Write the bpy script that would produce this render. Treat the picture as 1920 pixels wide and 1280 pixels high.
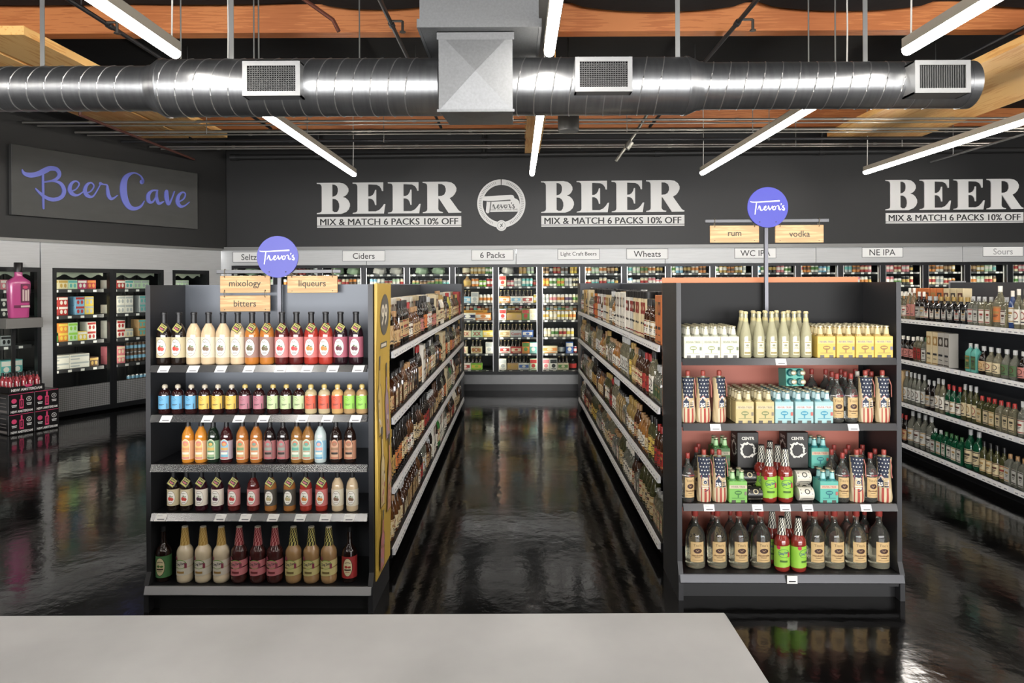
import bpy, math, random
from math import sin, cos, pi, radians, ceil
from mathutils import Matrix, Vector
from mathutils.geometry import tessellate_polygon

scene = bpy.context.scene
for o in list(bpy.data.objects):
    bpy.data.objects.remove(o)
COL = scene.collection

# ------------------------------------------------------------------ camera
EYE = 1.87                       # height of the lens
FPX, CX, CY = 1280.0, 968.0, 533.0
ROLL = radians(0.25)
cam_data = bpy.data.cameras.new('camera')
cam_data.sensor_width = 36.0
cam_data.lens = 24.0
cam_data.shift_x = -(CX - 960.0) / 1920.0
cam_data.shift_y = -(640.0 - CY) / 1920.0
cam_data.clip_start = 0.05
cam = bpy.data.objects.new('camera', cam_data)
cam.matrix_world = Matrix.Translation((0, 0, EYE)) @ (Matrix.Rotation(radians(90), 4, 'X') @ Matrix.Rotation(-ROLL, 4, 'Z'))
COL.objects.link(cam)
scene.camera = cam

# ------------------------------------------------------------------ world, exposure
world = bpy.data.worlds.new('daylight')
scene.world = world
world.use_nodes = True
bg = world.node_tree.nodes['Background']
bg.inputs['Color'].default_value = (1.0, 0.995, 0.99, 1)
bg.inputs['Strength'].default_value = 17.0
scene.view_settings.view_transform = 'Standard'
scene.view_settings.look = 'None'
scene.view_settings.exposure = 0.27
scene.view_settings.gamma = 1.0
scene.view_settings.use_curve_mapping = False
TUBE_STRENGTH = 33.0
COOLER_STRENGTH = 34.0
try:
    cy = scene.cycles
    cy.use_denoising = True
    cy.max_bounces = 7
    cy.diffuse_bounces = 3
    cy.glossy_bounces = 4
    cy.transmission_bounces = 6
    cy.transparent_max_bounces = 8
    cy.sample_clamp_indirect = 6.0
    cy.caustics_reflective = False
    cy.caustics_refractive = False
except Exception:
    pass

# portal that guides sampling of daylight through the storefront glass behind the camera
pl = bpy.data.lights.new('storefront_portal', 'AREA')
pl.shape = 'RECTANGLE'; pl.size = 17.0; pl.size_y = 2.7
pl.cycles.is_portal = True
po = bpy.data.objects.new('storefront_portal', pl)
po.location = (0.5, -6.9, 1.75); po.rotation_euler = (radians(90), 0, 0)
COL.objects.link(po)

# ------------------------------------------------------------------ helpers
def lin(c):
    r = []
    for v in c[:3]:
        v /= 255.0
        r.append(v / 12.92 if v <= 0.04045 else ((v + 0.055) / 1.055) ** 2.4)
    return (r[0], r[1], r[2], 1.0)

MATS = {}
def M(c, rough=0.5, metal=0.0, coat=0.0, trans=0.0, emit=0.0, noise=0.0, scale=40.0, bump=0.0, stretch=None, spec=0.5, ior=1.45):
    if not emit and trans < 0.5 and max(c) - min(c) > 25:      # print inks are a little duller than pure hues
        g = sum(c) / 3.0
        c = tuple((g + (v - g) * 0.88) * 0.93 for v in c)
    elif not emit and trans < 0.5 and min(c) > 205:
        c = tuple(v * 0.93 for v in c)
    key = (tuple(c), rough, metal, coat, trans, emit, noise, scale, bump, stretch, spec, ior)
    if key in MATS:
        return MATS[key]
    m = bpy.data.materials.new('surface')
    m.use_nodes = True
    nt = m.node_tree
    p = nt.nodes['Principled BSDF']
    p.inputs['Base Color'].default_value = lin(c)
    p.inputs['Roughness'].default_value = rough
    p.inputs['Metallic'].default_value = metal
    p.inputs['Coat Weight'].default_value = coat
    p.inputs['Coat Roughness'].default_value = 0.08
    p.inputs['Transmission Weight'].default_value = trans
    p.inputs['Specular IOR Level'].default_value = spec
    p.inputs['IOR'].default_value = ior
    if emit:
        p.inputs['Emission Color'].default_value = lin(c)
        p.inputs['Emission Strength'].default_value = emit
    if noise or bump:
        tc = nt.nodes.new('ShaderNodeTexCoord')
        mp = nt.nodes.new('ShaderNodeMapping')
        if stretch:
            mp.inputs['Scale'].default_value = stretch
        nz = nt.nodes.new('ShaderNodeTexNoise')
        nz.inputs['Scale'].default_value = scale
        nz.inputs['Detail'].default_value = 4
        nt.links.new(tc.outputs['Object'], mp.inputs['Vector'])
        nt.links.new(mp.outputs['Vector'], nz.inputs['Vector'])
        if noise:
            mx = nt.nodes.new('ShaderNodeMix'); mx.data_type = 'RGBA'
            a = lin([v * (1 - noise) for v in c]); b = lin([min(255, v * (1 + noise)) for v in c])
            mx.inputs['A'].default_value = a; mx.inputs['B'].default_value = b
            nt.links.new(nz.outputs['Fac'], mx.inputs['Factor'])
            nt.links.new(mx.outputs['Result'], p.inputs['Base Color'])
        if bump:
            bp = nt.nodes.new('ShaderNodeBump')
            bp.inputs['Strength'].default_value = bump
            bp.inputs['Distance'].default_value = 0.01
            nt.links.new(nz.outputs['Fac'], bp.inputs['Height'])
            nt.links.new(bp.outputs['Normal'], p.inputs['Normal'])
    MATS[key] = m
    return m

def wood_mat(c1, c2, along='x', rough=0.5, scale=6.0):
    key = ('wood', tuple(c1), tuple(c2), along, rough, scale)
    if key in MATS:
        return MATS[key]
    m = bpy.data.materials.new('wood_grain'); m.use_nodes = True
    nt = m.node_tree; p = nt.nodes['Principled BSDF']; p.inputs['Roughness'].default_value = rough
    tc = nt.nodes.new('ShaderNodeTexCoord'); mp = nt.nodes.new('ShaderNodeMapping')
    s = {'x': (0.5, 9, 9), 'y': (9, 0.5, 9), 'z': (9, 9, 0.5)}[along]
    mp.inputs['Scale'].default_value = s
    nz = nt.nodes.new('ShaderNodeTexNoise'); nz.inputs['Scale'].default_value = scale; nz.inputs['Detail'].default_value = 7; nz.inputs['Distortion'].default_value = 0.25
    n2 = nt.nodes.new('ShaderNodeTexNoise'); n2.inputs['Scale'].default_value = 1.1; n2.inputs['Detail'].default_value = 2
    ad = nt.nodes.new('ShaderNodeMath'); ad.operation = 'ADD'
    rp = nt.nodes.new('ShaderNodeValToRGB')
    rp.color_ramp.elements[0].position = 0.75; rp.color_ramp.elements[0].color = lin(c1)
    rp.color_ramp.elements[1].position = 1.25; rp.color_ramp.elements[1].color = lin(c2)
    e = rp.color_ramp.elements.new(0.98); e.color = lin([(a + b) / 2 for a, b in zip(c1, c2)])
    rp.color_ramp.elements[0].position = 0.6
    nt.links.new(tc.outputs['Object'], mp.inputs['Vector']); nt.links.new(mp.outputs['Vector'], nz.inputs['Vector'])
    nt.links.new(tc.outputs['Object'], n2.inputs['Vector'])
    nt.links.new(nz.outputs['Fac'], ad.inputs[0]); nt.links.new(n2.outputs['Fac'], ad.inputs[1])
    nt.links.new(ad.outputs['Value'], rp.inputs['Fac']); nt.links.new(rp.outputs['Color'], p.inputs['Base Color'])
    MATS[key] = m
    return m

def glass_pane_mat():
    m = bpy.data.materials.new('cooler_glass'); m.use_nodes = True
    nt = m.node_tree; nt.nodes.clear()
    out = nt.nodes.new('ShaderNodeOutputMaterial'); mix = nt.nodes.new('ShaderNodeMixShader')
    tr = nt.nodes.new('ShaderNodeBsdfTransparent'); gl = nt.nodes.new('ShaderNodeBsdfGlossy'); fr = nt.nodes.new('ShaderNodeFresnel')
    tr.inputs['Color'].default_value = (0.93, 0.95, 0.94, 1)
    gl.inputs['Roughness'].default_value = 0.02; fr.inputs['IOR'].default_value = 1.055
    nt.links.new(fr.outputs['Fac'], mix.inputs['Fac']); nt.links.new(tr.outputs['BSDF'], mix.inputs[1])
    nt.links.new(gl.outputs['BSDF'], mix.inputs[2]); nt.links.new(mix.outputs['Shader'], out.inputs['Surface'])
    return m

class Frame:
    def __init__(s, o=(0, 0), a=0.0):
        s.o, s.a = o, a
    def p(s, q):
        return (s.o[0] + q[0] * cos(s.a) - q[1] * sin(s.a), s.o[1] + q[0] * sin(s.a) + q[1] * cos(s.a), q[2])
    def px(s, x, y, w=0.0):
        """point of the plane local-y = w of this frame that the photograph shows at pixel x, y -> (local x, z)"""
        k = math.tan(ROLL)
        x, y = x - (y - CY) * k, y + (x - CX) * k
        n = (-sin(s.a), cos(s.a))
        d = ((x - CX) / FPX, 1.0, -(y - CY) / FPX)
        t = (w + n[0] * s.o[0] + n[1] * s.o[1]) / (n[0] * d[0] + n[1] * d[1])
        P = (d[0] * t - s.o[0], t - s.o[1])
        return P[0] * cos(s.a) + P[1] * sin(s.a), EYE + d[2] * t
WORLD = Frame()
BACK = Frame((0, 12.0), radians(-1.5))           # cooler wall, local x to the right, local y into the wall
LEFT = Frame((-5.2, 12.0), radians(61.95))       # slanted cooler wall on the left, local x < 0 away from the corner
ENDL = Frame((-1.483, 3.93), radians(-1.0))      # front of the left end cap
ENDR = Frame((1.614, 4.05), radians(-1.0))       # front of the right end cap

TXT = {}
def text_geo(s, bold=0.0):
    key = (s, bold)
    if key not in TXT:
        cu = bpy.data.curves.new('t', 'FONT')
        cu.body = s; cu.size = 1.0; cu.resolution_u = 3; cu.fill_mode = 'FRONT'; cu.offset = bold
        cu.align_x = 'CENTER'; cu.space_line = 0.95
        ob = bpy.data.objects.new('t', cu)
        me = ob.to_mesh()
        vs = [(v.co.x, v.co.y) for v in me.vertices]
        fs = [tuple(p.vertices) for p in me.polygons]
        ob.to_mesh_clear()
        bpy.data.objects.remove(ob); bpy.data.curves.remove(cu)
        x0 = min(v[0] for v in vs); x1 = max(v[0] for v in vs); y0 = min(v[1] for v in vs); y1 = max(v[1] for v in vs)
        vs = [(v[0] - (x0 + x1) / 2, v[1] - (y0 + y1) / 2) for v in vs]
        TXT[key] = (vs, fs, x1 - x0, y1 - y0)
    return TXT[key]

def spline(pts, n=6):
    """Catmull-Rom through tuples of any length"""
    if len(pts) < 3:
        return list(pts)
    P = [pts[0]] + list(pts) + [pts[-1]]
    out = []
    for i in range(1, len(P) - 2):
        for k in range(n):
            t = k / n
            out.append(tuple(0.5 * ((2 * b) + (c - a) * t + (2 * a - 5 * b + 4 * c - d) * t * t + (3 * b - a - 3 * c + d) * t ** 3)
                             for a, b, c, d in zip(P[i - 1], P[i], P[i + 1], P[i + 2])))
    out.append(tuple(pts[-1]))
    return out

class MB:
    """collects faces; build() links them as ONE mesh object"""
    def __init__(s):
        s.v, s.f, s.m, s.sm = [], [], [], []
    def add(s, vs, fs, m=0, smooth=False):
        b = len(s.v); s.v.extend(vs)
        for f in fs:
            s.f.append(tuple(i + b for i in f)); s.m.append(m); s.sm.append(smooth)
        return s
    def box(s, x0, x1, y0, y1, z0, z1, m=0):
        vs = [(x, y, z) for z in (z0, z1) for y in (y0, y1) for x in (x0, x1)]
        return s.add(vs, [(0, 2, 3, 1), (4, 5, 7, 6), (0, 1, 5, 4), (2, 6, 7, 3), (0, 4, 6, 2), (1, 3, 7, 5)], m)
    def cbox(s, c, x0, x1, y0, y1, z0, z1, m=0):
        """box with chamfered edges of width c"""
        X, Y, Z = (x0, x1), (y0, y1), (z0, z1)
        vs, idx = [], {}
        for i in (0, 1):
            for j in (0, 1):
                for k in (0, 1):
                    px, py, pz = X[i], Y[j], Z[k]
                    sx, sy, sz = (c, -c)[i], (c, -c)[j], (c, -c)[k]
                    for ax in range(3):
                        q = [px + sx, py + sy, pz + sz]; q[ax] = (px, py, pz)[ax]
                        idx[(i, j, k, ax)] = len(vs); vs.append(tuple(q))
        g = lambda i, j, k, a: idx[(i, j, k, a)]
        fs = []
        for i in (0, 1):
            fs.append((g(i, 0, 0, 0), g(i, 1, 0, 0), g(i, 1, 1, 0), g(i, 0, 1, 0)))
            fs.append((g(0, i, 0, 1), g(1, i, 0, 1), g(1, i, 1, 1), g(0, i, 1, 1)))
            fs.append((g(0, 0, i, 2), g(1, 0, i, 2), g(1, 1, i, 2), g(0, 1, i, 2)))
        for j in (0, 1):
            for k in (0, 1):
                fs.append((g(0, j, k, 1), g(1, j, k, 1), g(1, j, k, 2), g(0, j, k, 2)))
                fs.append((g(j, 0, k, 0), g(j, 1, k, 0), g(j, 1, k, 2), g(j, 0, k, 2)))
                fs.append((g(j, k, 0, 0), g(j, k, 1, 0), g(j, k, 1, 1), g(j, k, 0, 1)))
                for l in (0, 1):
                    fs.append((g(j, k, l, 0), g(j, k, l, 1), g(j, k, l, 2)))
        return s.add(vs, fs, m)
    def lathe(s, prof, seg=20, m=0, q=None, cx=0.0, cy=0.0, ms=None, rf=None):
        """prof: (r, z) rows; q: superellipse exponent for square sections; ms: material per ring; rf(theta, z) -> factor"""
        n = len(prof); vs = []
        for r, z in prof:
            for i in range(seg):
                t = 2 * pi * i / seg
                k = 1.0
                if q:
                    k = (abs(cos(t)) ** q + abs(sin(t)) ** q) ** (-1.0 / q)
                if rf:
                    k *= rf(t, z)
                vs.append((cx + r * k * cos(t), cy + r * k * sin(t), z))
        b = len(s.v); s.v.extend(vs)
        for j in range(n - 1):
            mm = ms[j] if ms else m
            for i in range(seg):
                i2 = (i + 1) % seg
                s.f.append((b + j * seg + i, b + j * seg + i2, b + (j + 1) * seg + i2, b + (j + 1) * seg + i)); s.m.append(mm); s.sm.append(True)
        s.f.append(tuple(b + i for i in reversed(range(seg)))); s.m.append(ms[0] if ms else m); s.sm.append(False)
        s.f.append(tuple(b + (n - 1) * seg + i for i in range(seg))); s.m.append(ms[-1] if ms else m); s.sm.append(False)
        return s
    def tube(s, pts, r, seg=8, m=0, caps=True):
        pts = [Vector(p) for p in pts]; rings = []
        b0 = len(s.v)
        up = Vector((0, 0, 1))
        for i, p in enumerate(pts):
            d = (pts[min(i + 1, len(pts) - 1)] - pts[max(i - 1, 0)]).normalized()
            a = d.cross(up if abs(d.z) < 0.95 else Vector((1, 0, 0))).normalized(); c = a.cross(d)
            rr = r[i] if isinstance(r, (list, tuple)) else r
            s.v.extend(tuple(p + (a * cos(2 * pi * k / seg) + c * sin(2 * pi * k / seg)) * rr) for k in range(seg))
        for i in range(len(pts) - 1):
            for k in range(seg):
                k2 = (k + 1) % seg
                s.f.append((b0 + i * seg + k, b0 + i * seg + k2, b0 + (i + 1) * seg + k2, b0 + (i + 1) * seg + k)); s.m.append(m); s.sm.append(True)
        if caps:
            s.f.append(tuple(b0 + k for k in range(seg))); s.m.append(m); s.sm.append(False)
            e = b0 + (len(pts) - 1) * seg
            s.f.append(tuple(e + k for k in range(seg))); s.m.append(m); s.sm.append(False)
        return s
    def prism(s, loops, surf, d=0.0, m=0, back=False):
        """flat outline (first loop) with holes on a surface surf(u, v, off); d: thickness; back: close the rear"""
        tri = tessellate_polygon([[Vector((u, v, 0)) for u, v in L] for L in loops])
        flat = [p for L in loops for p in L]
        s.add([surf(u, v, d) for u, v in flat], tri, m)
        if d:
            for L in loops:
                n = len(L)
                s.add([surf(u, v, 0) for u, v in L] + [surf(u, v, d) for u, v in L], [(i, (i + 1) % n, n + (i + 1) % n, n + i) for i in range(n)], m)
            if back:
                s.add([surf(u, v, 0) for u, v in flat], tri, m)
        return s
    def text(s, t, cu, cv, h, surf, off=0.0, w=None, m=0, bold=0.0, d=0.0, rot=0.0, width=None):
        vs, fs, W, Hh = text_geo(t, bold)
        k = h / Hh; kx = (width / W) if width else (min(k, w / W) if w else k)
        q = [(v[0] * kx, v[1] * k) for v in vs]
        if rot:
            q = [(a * cos(rot) - b * sin(rot), a * sin(rot) + b * cos(rot)) for a, b in q]
        q = [(a + cu, b + cv) for a, b in q]
        s.add([surf(a, b, off + d) for a, b in q], fs, m)
        return s
    def stroke(s, pts, surf, off=0.0, d=0.0, m=0, n=6):
        """brush stroke of rows (u, v, width)"""
        P = spline(pts, n); L, R = [], []
        for i, (u, v, w) in enumerate(P):
            a, b = P[max(i - 1, 0)], P[min(i + 1, len(P) - 1)]
            dx, dy = b[0] - a[0], b[1] - a[1]; l = math.hypot(dx, dy) or 1
            nx, ny = -dy / l * w / 2, dx / l * w / 2
            L.append((u + nx, v + ny)); R.append((u - nx, v - ny))
        k = len(P)
        f = [(i, i + 1, k + i + 1, k + i) for i in range(k - 1)]
        s.add([surf(u, v, off + d) for u, v in L + R], f, m)
        if d:
            for S in (L, R):
                s.add([surf(u, v, off) for u, v in S] + [surf(u, v, off + d) for u, v in S], [(i, i + 1, k + i + 1, k + i) for i in range(k - 1)], m)
        for (u, v, w) in (P[0], P[-1]):
            c = [(u + cos(2 * pi * i / 10) * w / 2, v + sin(2 * pi * i / 10) * w / 2) for i in range(10)]
            s.add([surf(x, y, off + d) for x, y in c], [tuple(range(10))], m)
        return s
    def art(s, surf, ops, o0=0.0012, do=0.0005):
        for i, op in enumerate(ops):
            off = o0 + i * do; k = op[0]
            if k == 'ell':
                _, cu, cv, ru, rv, m = op[:6]; N = 22
                vs = [surf(cu, cv, off)]; fs = []
                for j in (1, 2, 3):
                    vs += [surf(cu + ru * j / 3 * cos(2 * pi * a / N), cv + rv * j / 3 * sin(2 * pi * a / N), off) for a in range(N)]
                fs += [(0, 1 + a, 1 + (a + 1) % N) for a in range(N)]
                for j in (0, 1):
                    fs += [(1 + j * N + a, 1 + j * N + (a + 1) % N, 1 + (j + 1) * N + (a + 1) % N, 1 + (j + 1) * N + a) for a in range(N)]
                s.add(vs, fs, m)
            elif k == 'rect':
                _, u0, u1, v0, v1, m = op; n = max(1, int(ceil((u1 - u0) / 0.008)))
                us = [u0 + (u1 - u0) * a / n for a in range(n + 1)]
                s.add([surf(u, v0, off) for u in us] + [surf(u, v1, off) for u in us], [(a, a + 1, n + 2 + a, n + 1 + a) for a in range(n)], m)
            elif k == 'poly':
                s.prism([op[1]], lambda u, v, d, o=off: surf(u, v, o), 0.0, op[2])
            elif k == 'star':
                _, cu, cv, r, m = op
                pts = [(cu + r * (1 if a % 2 == 0 else 0.42) * sin(pi * a / 5), cv + r * (1 if a % 2 == 0 else 0.42) * cos(pi * a / 5)) for a in range(10)]
                s.add([surf(cu, cv, off)] + [surf(u, v, off) for u, v in pts], [(0, 1 + a, 1 + (a + 1) % 10) for a in range(10)], m)
            elif k == 'txt':
                _, t, cu, cv, h, w, m = op[:7]
                s.text(t, cu, cv, h, surf, off, w=w, m=m, bold=op[7] if len(op) > 7 else 0.015, rot=op[8] if len(op) > 8 else 0.0)
            elif k == 'line':
                s.stroke(op[1], surf, off, 0.0, op[2], n=5)
        return s
    def mesh(s, name, off=(0, 0, 0)):
        me = bpy.data.meshes.new(name)
        me.from_pydata([(x - off[0], y - off[1], z - off[2]) for x, y, z in s.v], [], s.f)
        me.polygons.foreach_set('material_index', s.m)
        me.polygons.foreach_set('use_smooth', s.sm)
        me.update()
        if any(s.sm):
            me.set_sharp_from_angle(angle=radians(42))
        return me

def cyl(R):
    return lambda u, v, off: ((R + off) * sin(u / R), -(R + off) * cos(u / R), v)
def flat_front(y=0.0):
    return lambda u, v, off: (u, y - off, v)

OFF = {}
def props(o, label, cat, group=None, kind=None):
    if label: o['label'] = label
    if cat: o['category'] = cat
    if group: o['group'] = group
    if kind: o['kind'] = kind
    return o
def thing(name, label, cat, loc, fr=WORLD, group=None, rot=0.0):
    e = bpy.data.objects.new(name, None)
    e.empty_display_size = 0.05
    e.location = fr.p(loc); e.rotation_euler = (0, 0, fr.a + rot)
    COL.objects.link(e); OFF[e.name] = tuple(loc)
    return props(e, label, cat, group)
def _mats(mats):
    return mats if isinstance(mats, (list, tuple)) else [mats]
def part(name, mb, mats, parent, label=None, kind=None):
    off = OFF[parent.name]
    o = bpy.data.objects.new(name, mb.mesh(name, off))
    for m in _mats(mats): o.data.materials.append(m)
    o.parent = parent; COL.objects.link(o); OFF[o.name] = off
    return props(o, label, None, None, kind)
def solo(name, mb, mats, label, cat, loc, fr=WORLD, group=None, kind=None):
    o = bpy.data.objects.new(name, mb.mesh(name, loc))
    for m in _mats(mats): o.data.materials.append(m)
    o.location = fr.p(loc); o.rotation_euler = (0, 0, fr.a)
    COL.objects.link(o); OFF[o.name] = tuple(loc)
    return props(o, label, cat, group, kind)
def struct(name, mb, mats, fr=WORLD, loc=(0, 0, 0), label=None):
    return solo(name, mb, mats, label, None, loc, fr, None, 'structure')

class Kind:
    """one thing of a kind with its parts; spawn() copies the thing and each part"""
    ALL = []
    def __init__(s, name, mb, mats):
        s.parts = []; s._add(name, mb, mats, None); Kind.ALL.append(s)
    def _add(s, name, mb, mats, par):
        o = bpy.data.objects.new(name, mb.mesh(name))
        for m in _mats(mats): o.data.materials.append(m)
        s.parts.append((o, par, name))
    def add(s, name, mb, mats, par=0):
        s._add(name, mb, mats, par); return s
    def spawn(s, loc, rot, label, cat, group=None, fr=WORLD, mats=None, tilt=None):
        made = []
        for proto, par, nm in s.parts:
            o = proto.copy(); COL.objects.link(o)
            if par is None:
                o.location = fr.p(loc)
                o.rotation_euler = (tilt[0], tilt[1], fr.a + rot) if tilt else (0, 0, fr.a + rot)
            else:
                o.parent = made[par]
            if mats and nm in mats:
                for i, mm in enumerate(_mats(mats[nm])):
                    if mm is None: continue
                    o.material_slots[i].link = 'OBJECT'; o.material_slots[i].material = mm
            made.append(o)
        return props(made[0], label, cat, group)
    @staticmethod
    def cleanup():
        for k in Kind.ALL:
            for o, _, _ in k.parts: bpy.data.objects.remove(o)

_ONES = 'first second third fourth fifth sixth seventh eighth ninth tenth eleventh twelfth thirteenth fourteenth fifteenth sixteenth seventeenth eighteenth nineteenth'.split()
_TENS = {20: 'twenty', 30: 'thirty', 40: 'forty', 50: 'fifty', 60: 'sixty', 70: 'seventy', 80: 'eighty', 90: 'ninety'}
def nth(i):
    """ordinal word, 1-based"""
    if i < 20: return _ONES[i - 1]
    t, r = i // 10 * 10, i % 10
    return (_TENS[t][:-1] + 'ieth') if r == 0 else _TENS[t] + '-' + _ONES[r - 1]

# common materials
BLACK_METAL = M((26, 26, 27), 0.35)
BLACK_PAINT = M((40, 40, 41), 0.62, noise=0.04, scale=3)
SILVER = M((190, 190, 190), 0.3, 0.9)
BRUSHED = M((185, 185, 183), 0.42, 0.75, noise=0.05, scale=14, stretch=(1, 1, 12))
WHITE_CARD = M((232, 230, 226), 0.6)
INK = M((40, 40, 42), 0.6)

# ------------------------------------------------------------------ room shell
def floor_mat():
    m = bpy.data.materials.new('polished_black_floor'); m.use_nodes = True
    nt = m.node_tree; p = nt.nodes['Principled BSDF']
    tc = nt.nodes.new('ShaderNodeTexCoord')
    n1 = nt.nodes.new('ShaderNodeTexNoise'); n1.inputs['Scale'].default_value = 2.2; n1.inputs['Detail'].default_value = 6; n1.inputs['Roughness'].default_value = 0.65
    n2 = nt.nodes.new('ShaderNodeTexNoise'); n2.inputs['Scale'].default_value = 9.0; n2.inputs['Detail'].default_value = 5
    r1 = nt.nodes.new('ShaderNodeMapRange'); r1.inputs['From Min'].default_value = 0.3; r1.inputs['From Max'].default_value = 0.75
    r1.inputs['To Min'].default_value = 0.05; r1.inputs['To Max'].default_value = 0.17
    cr = nt.nodes.new('ShaderNodeValToRGB')
    cr.color_ramp.elements[0].color = lin((7, 7, 7)); cr.color_ramp.elements[1].color = lin((15, 14, 14))
    bp = nt.nodes.new('ShaderNodeBump'); bp.inputs['Strength'].default_value = 0.16; bp.inputs['Distance'].default_value = 0.01
    for n in (n1, n2): nt.links.new(tc.outputs['Object'], n.inputs['Vector'])
    nt.links.new(n1.outputs['Fac'], r1.inputs['Value']); nt.links.new(r1.outputs['Result'], p.inputs['Roughness'])
    nt.links.new(n1.outputs['Fac'], cr.inputs['Fac']); nt.links.new(cr.outputs['Color'], p.inputs['Base Color'])
    nt.links.new(n2.outputs['Fac'], bp.inputs['Height']); nt.links.new(bp.outputs['Normal'], p.inputs['Normal'])
    p.inputs['Specular IOR Level'].default_value = 0.55
    return m
struct('floor', MB().box(-11, 10.4, -7.2, 13.6, -0.1, 0.0), floor_mat())
struct('ceiling', MB().box(-11, 10.4, -7.2, 13.8, 4.75, 4.85), M((20, 20, 21), 0.9, noise=0.25, scale=2.0, bump=0.6))

UPPER = M((35, 35, 35), 0.5, noise=0.03, scale=2.0)
struct('wall_back', MB().box(-5.6, 10.2, 0.0, 0.12, 2.55, 4.75), UPPER, BACK)
struct('wall_left', MB().box(-8.0, 0.12, 0.0, 0.12, 2.52, 4.75), UPPER, LEFT)
lp = LEFT.p((-8.0, 0, 0))
struct('wall_side', MB().box(lp[0] - 0.12, lp[0], -7.0, lp[1], 0, 4.75), UPPER)
struct('wall_right', MB().box(10.1, 10.22, -7.0, 12.2, 0, 4.75), UPPER)
w = MB().box(lp[0], 10.1, -7.12, -7.0, 0, 0.4).box(lp[0], 10.1, -7.12, -7.0, 3.1, 4.75)
w.box(lp[0], -8.0, -7.12, -7.0, 0.4, 3.1).box(9.0, 10.1, -7.12, -7.0, 0.4, 3.1)
struct('wall_front', w, UPPER)
for i in range(5):                                     # storefront glazing bars behind the camera
    x = -8.0 + i * 3.4
    f = MB().box(x, x + 3.4, -7.1, -7.02, 0.4, 0.48).box(x, x + 3.4, -7.1, -7.02, 3.02, 3.1)
    f.box(x, x + 0.06, -7.1, -7.02, 0.48, 3.02).box(x + 3.34, x + 3.4, -7.1, -7.02, 0.48, 3.02)
    struct('window_%d' % (i + 1), f, BLACK_METAL)

# cooler wall at the back: ledge, brushed header, kick plates, column, dark case behind the doors
STEEL_WHITE = M((184, 185, 185), 0.45, 0.25, noise=0.05, scale=9, stretch=(0.4, 1, 6))
struct('trim_1', MB().box(-5.28, 10.1, -0.07, 0.1, 2.49, 2.55), M((128, 128, 126), 0.4, 0.5), BACK)
hd = MB()
ub = [-5.27, -2.64, -0.0, 2.6, 5.2, 7.7, 10.1]
for a, b in zip(ub, ub[1:]): hd.box(a + 0.004, b - 0.004, -0.03, 0.1, 2.225, 2.49)
struct('trim_2', hd, STEEL_WHITE, BACK)
struct('trim_3', MB().box(-5.27, 10.1, -0.02, 0.1, 0.12, 0.285), M((120, 120, 120), 0.35, 0.7, noise=0.05, scale=10), BACK)
struct('baseboard_back', MB().box(-5.27, 10.1, 0.02, 0.1, 0.0, 0.12), M((34, 34, 35), 0.3), BACK)
struct('trim_4', MB().box(-5.27, -5.0, -0.02, 0.1, 0.285, 2.225), STEEL_WHITE, BACK)
DARK_CASE = M((24, 25, 27), 0.5)
case = MB().box(-5.0, 10.1, 1.0, 1.05, 0.2, 2.4).box(-5.0, 10.1, 0.1, 1.05, 2.36, 2.42).box(-5.0, 10.1, 0.1, 1.05, 0.2, 0.285)
case.box(-5.05, -5.0, 0.1, 1.05, 0.2, 2.42).box(10.05, 10.1, 0.1, 1.05, 0.2, 2.42)
struct('wall_case', case, DARK_CASE, BACK)

# slanted cooler wall on the left
struct('trim_5', MB().box(-8.0, 0.0, -0.05, 0.1, 2.48, 2.52), M((128, 128, 126), 0.4, 0.5), LEFT)
hd = MB()
for a, b in ((-8.0, -4.62), (-4.6, -2.93), (-2.92, -0.0)): hd.box(a + 0.003, b - 0.003, -0.02, 0.1, 2.13, 2.48)
struct('trim_6', hd, STEEL_WHITE, LEFT)
cl = MB().box(-2.92, -2.77, -0.02, 0.1, 0.0, 2.13).box(-1.095, -0.935, -0.02, 0.1, 0.0, 2.13).box(-0.25, 0.0, -0.02, 0.1, 0.0, 2.13).box(-8.0, -4.62, -0.02, 0.1, 0.0, 2.13)
struct('trim_7', cl, STEEL_WHITE, LEFT)
case = MB().box(-4.62, -0.2, 1.0, 1.05, 0.0, 2.4).box(-4.62, -0.2, 0.1, 1.05, 2.3, 2.36).box(-4.62, -0.2, 0.1, 1.05, 0.02, 0.1)
case.box(-4.67, -4.62, 0.1, 1.05, 0, 2.36).box(-0.2, -0.15, 0.1, 1.05, 0, 2.36)
struct('wall_case_left', case, DARK_CASE, LEFT)

# ------------------------------------------------------------------ timber overhead
BEAM_X = wood_mat((176, 100, 54), (206, 130, 76), 'x')
BEAM_Y = wood_mat((226, 156, 82), (250, 200, 126), 'y', scale=5)
struct('trim_8', MB().box(-7.6, 10.0, 7.0, 7.15, 4.46, 4.75), BEAM_X, label='near cross beam of orange timber under the black roof')
struct('trim_9', MB().box(-5.4, 10.0, 11.3, 11.45, 4.46, 4.75), BEAM_X)
struct('trim_10', MB().box(-5.78, -4.98, 6.1, 10.4, 4.12, 4.2).box(-4.92, -4.39, 6.1, 10.4, 4.12, 4.2), BEAM_Y)
struct('trim_11', MB().box(4.79, 6.25, 5.6, 10.5, 4.12, 4.2), BEAM_Y)
struct('trim_12', MB().box(0.15, 0.39, 6.6, 11.2, 4.02, 4.4), BEAM_Y)
struct('trim_13', MB().box(0.17, 0.37, 2.5, 6.6, 4.02, 4.4), M((92, 90, 88), 0.45, 0.5))

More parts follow.
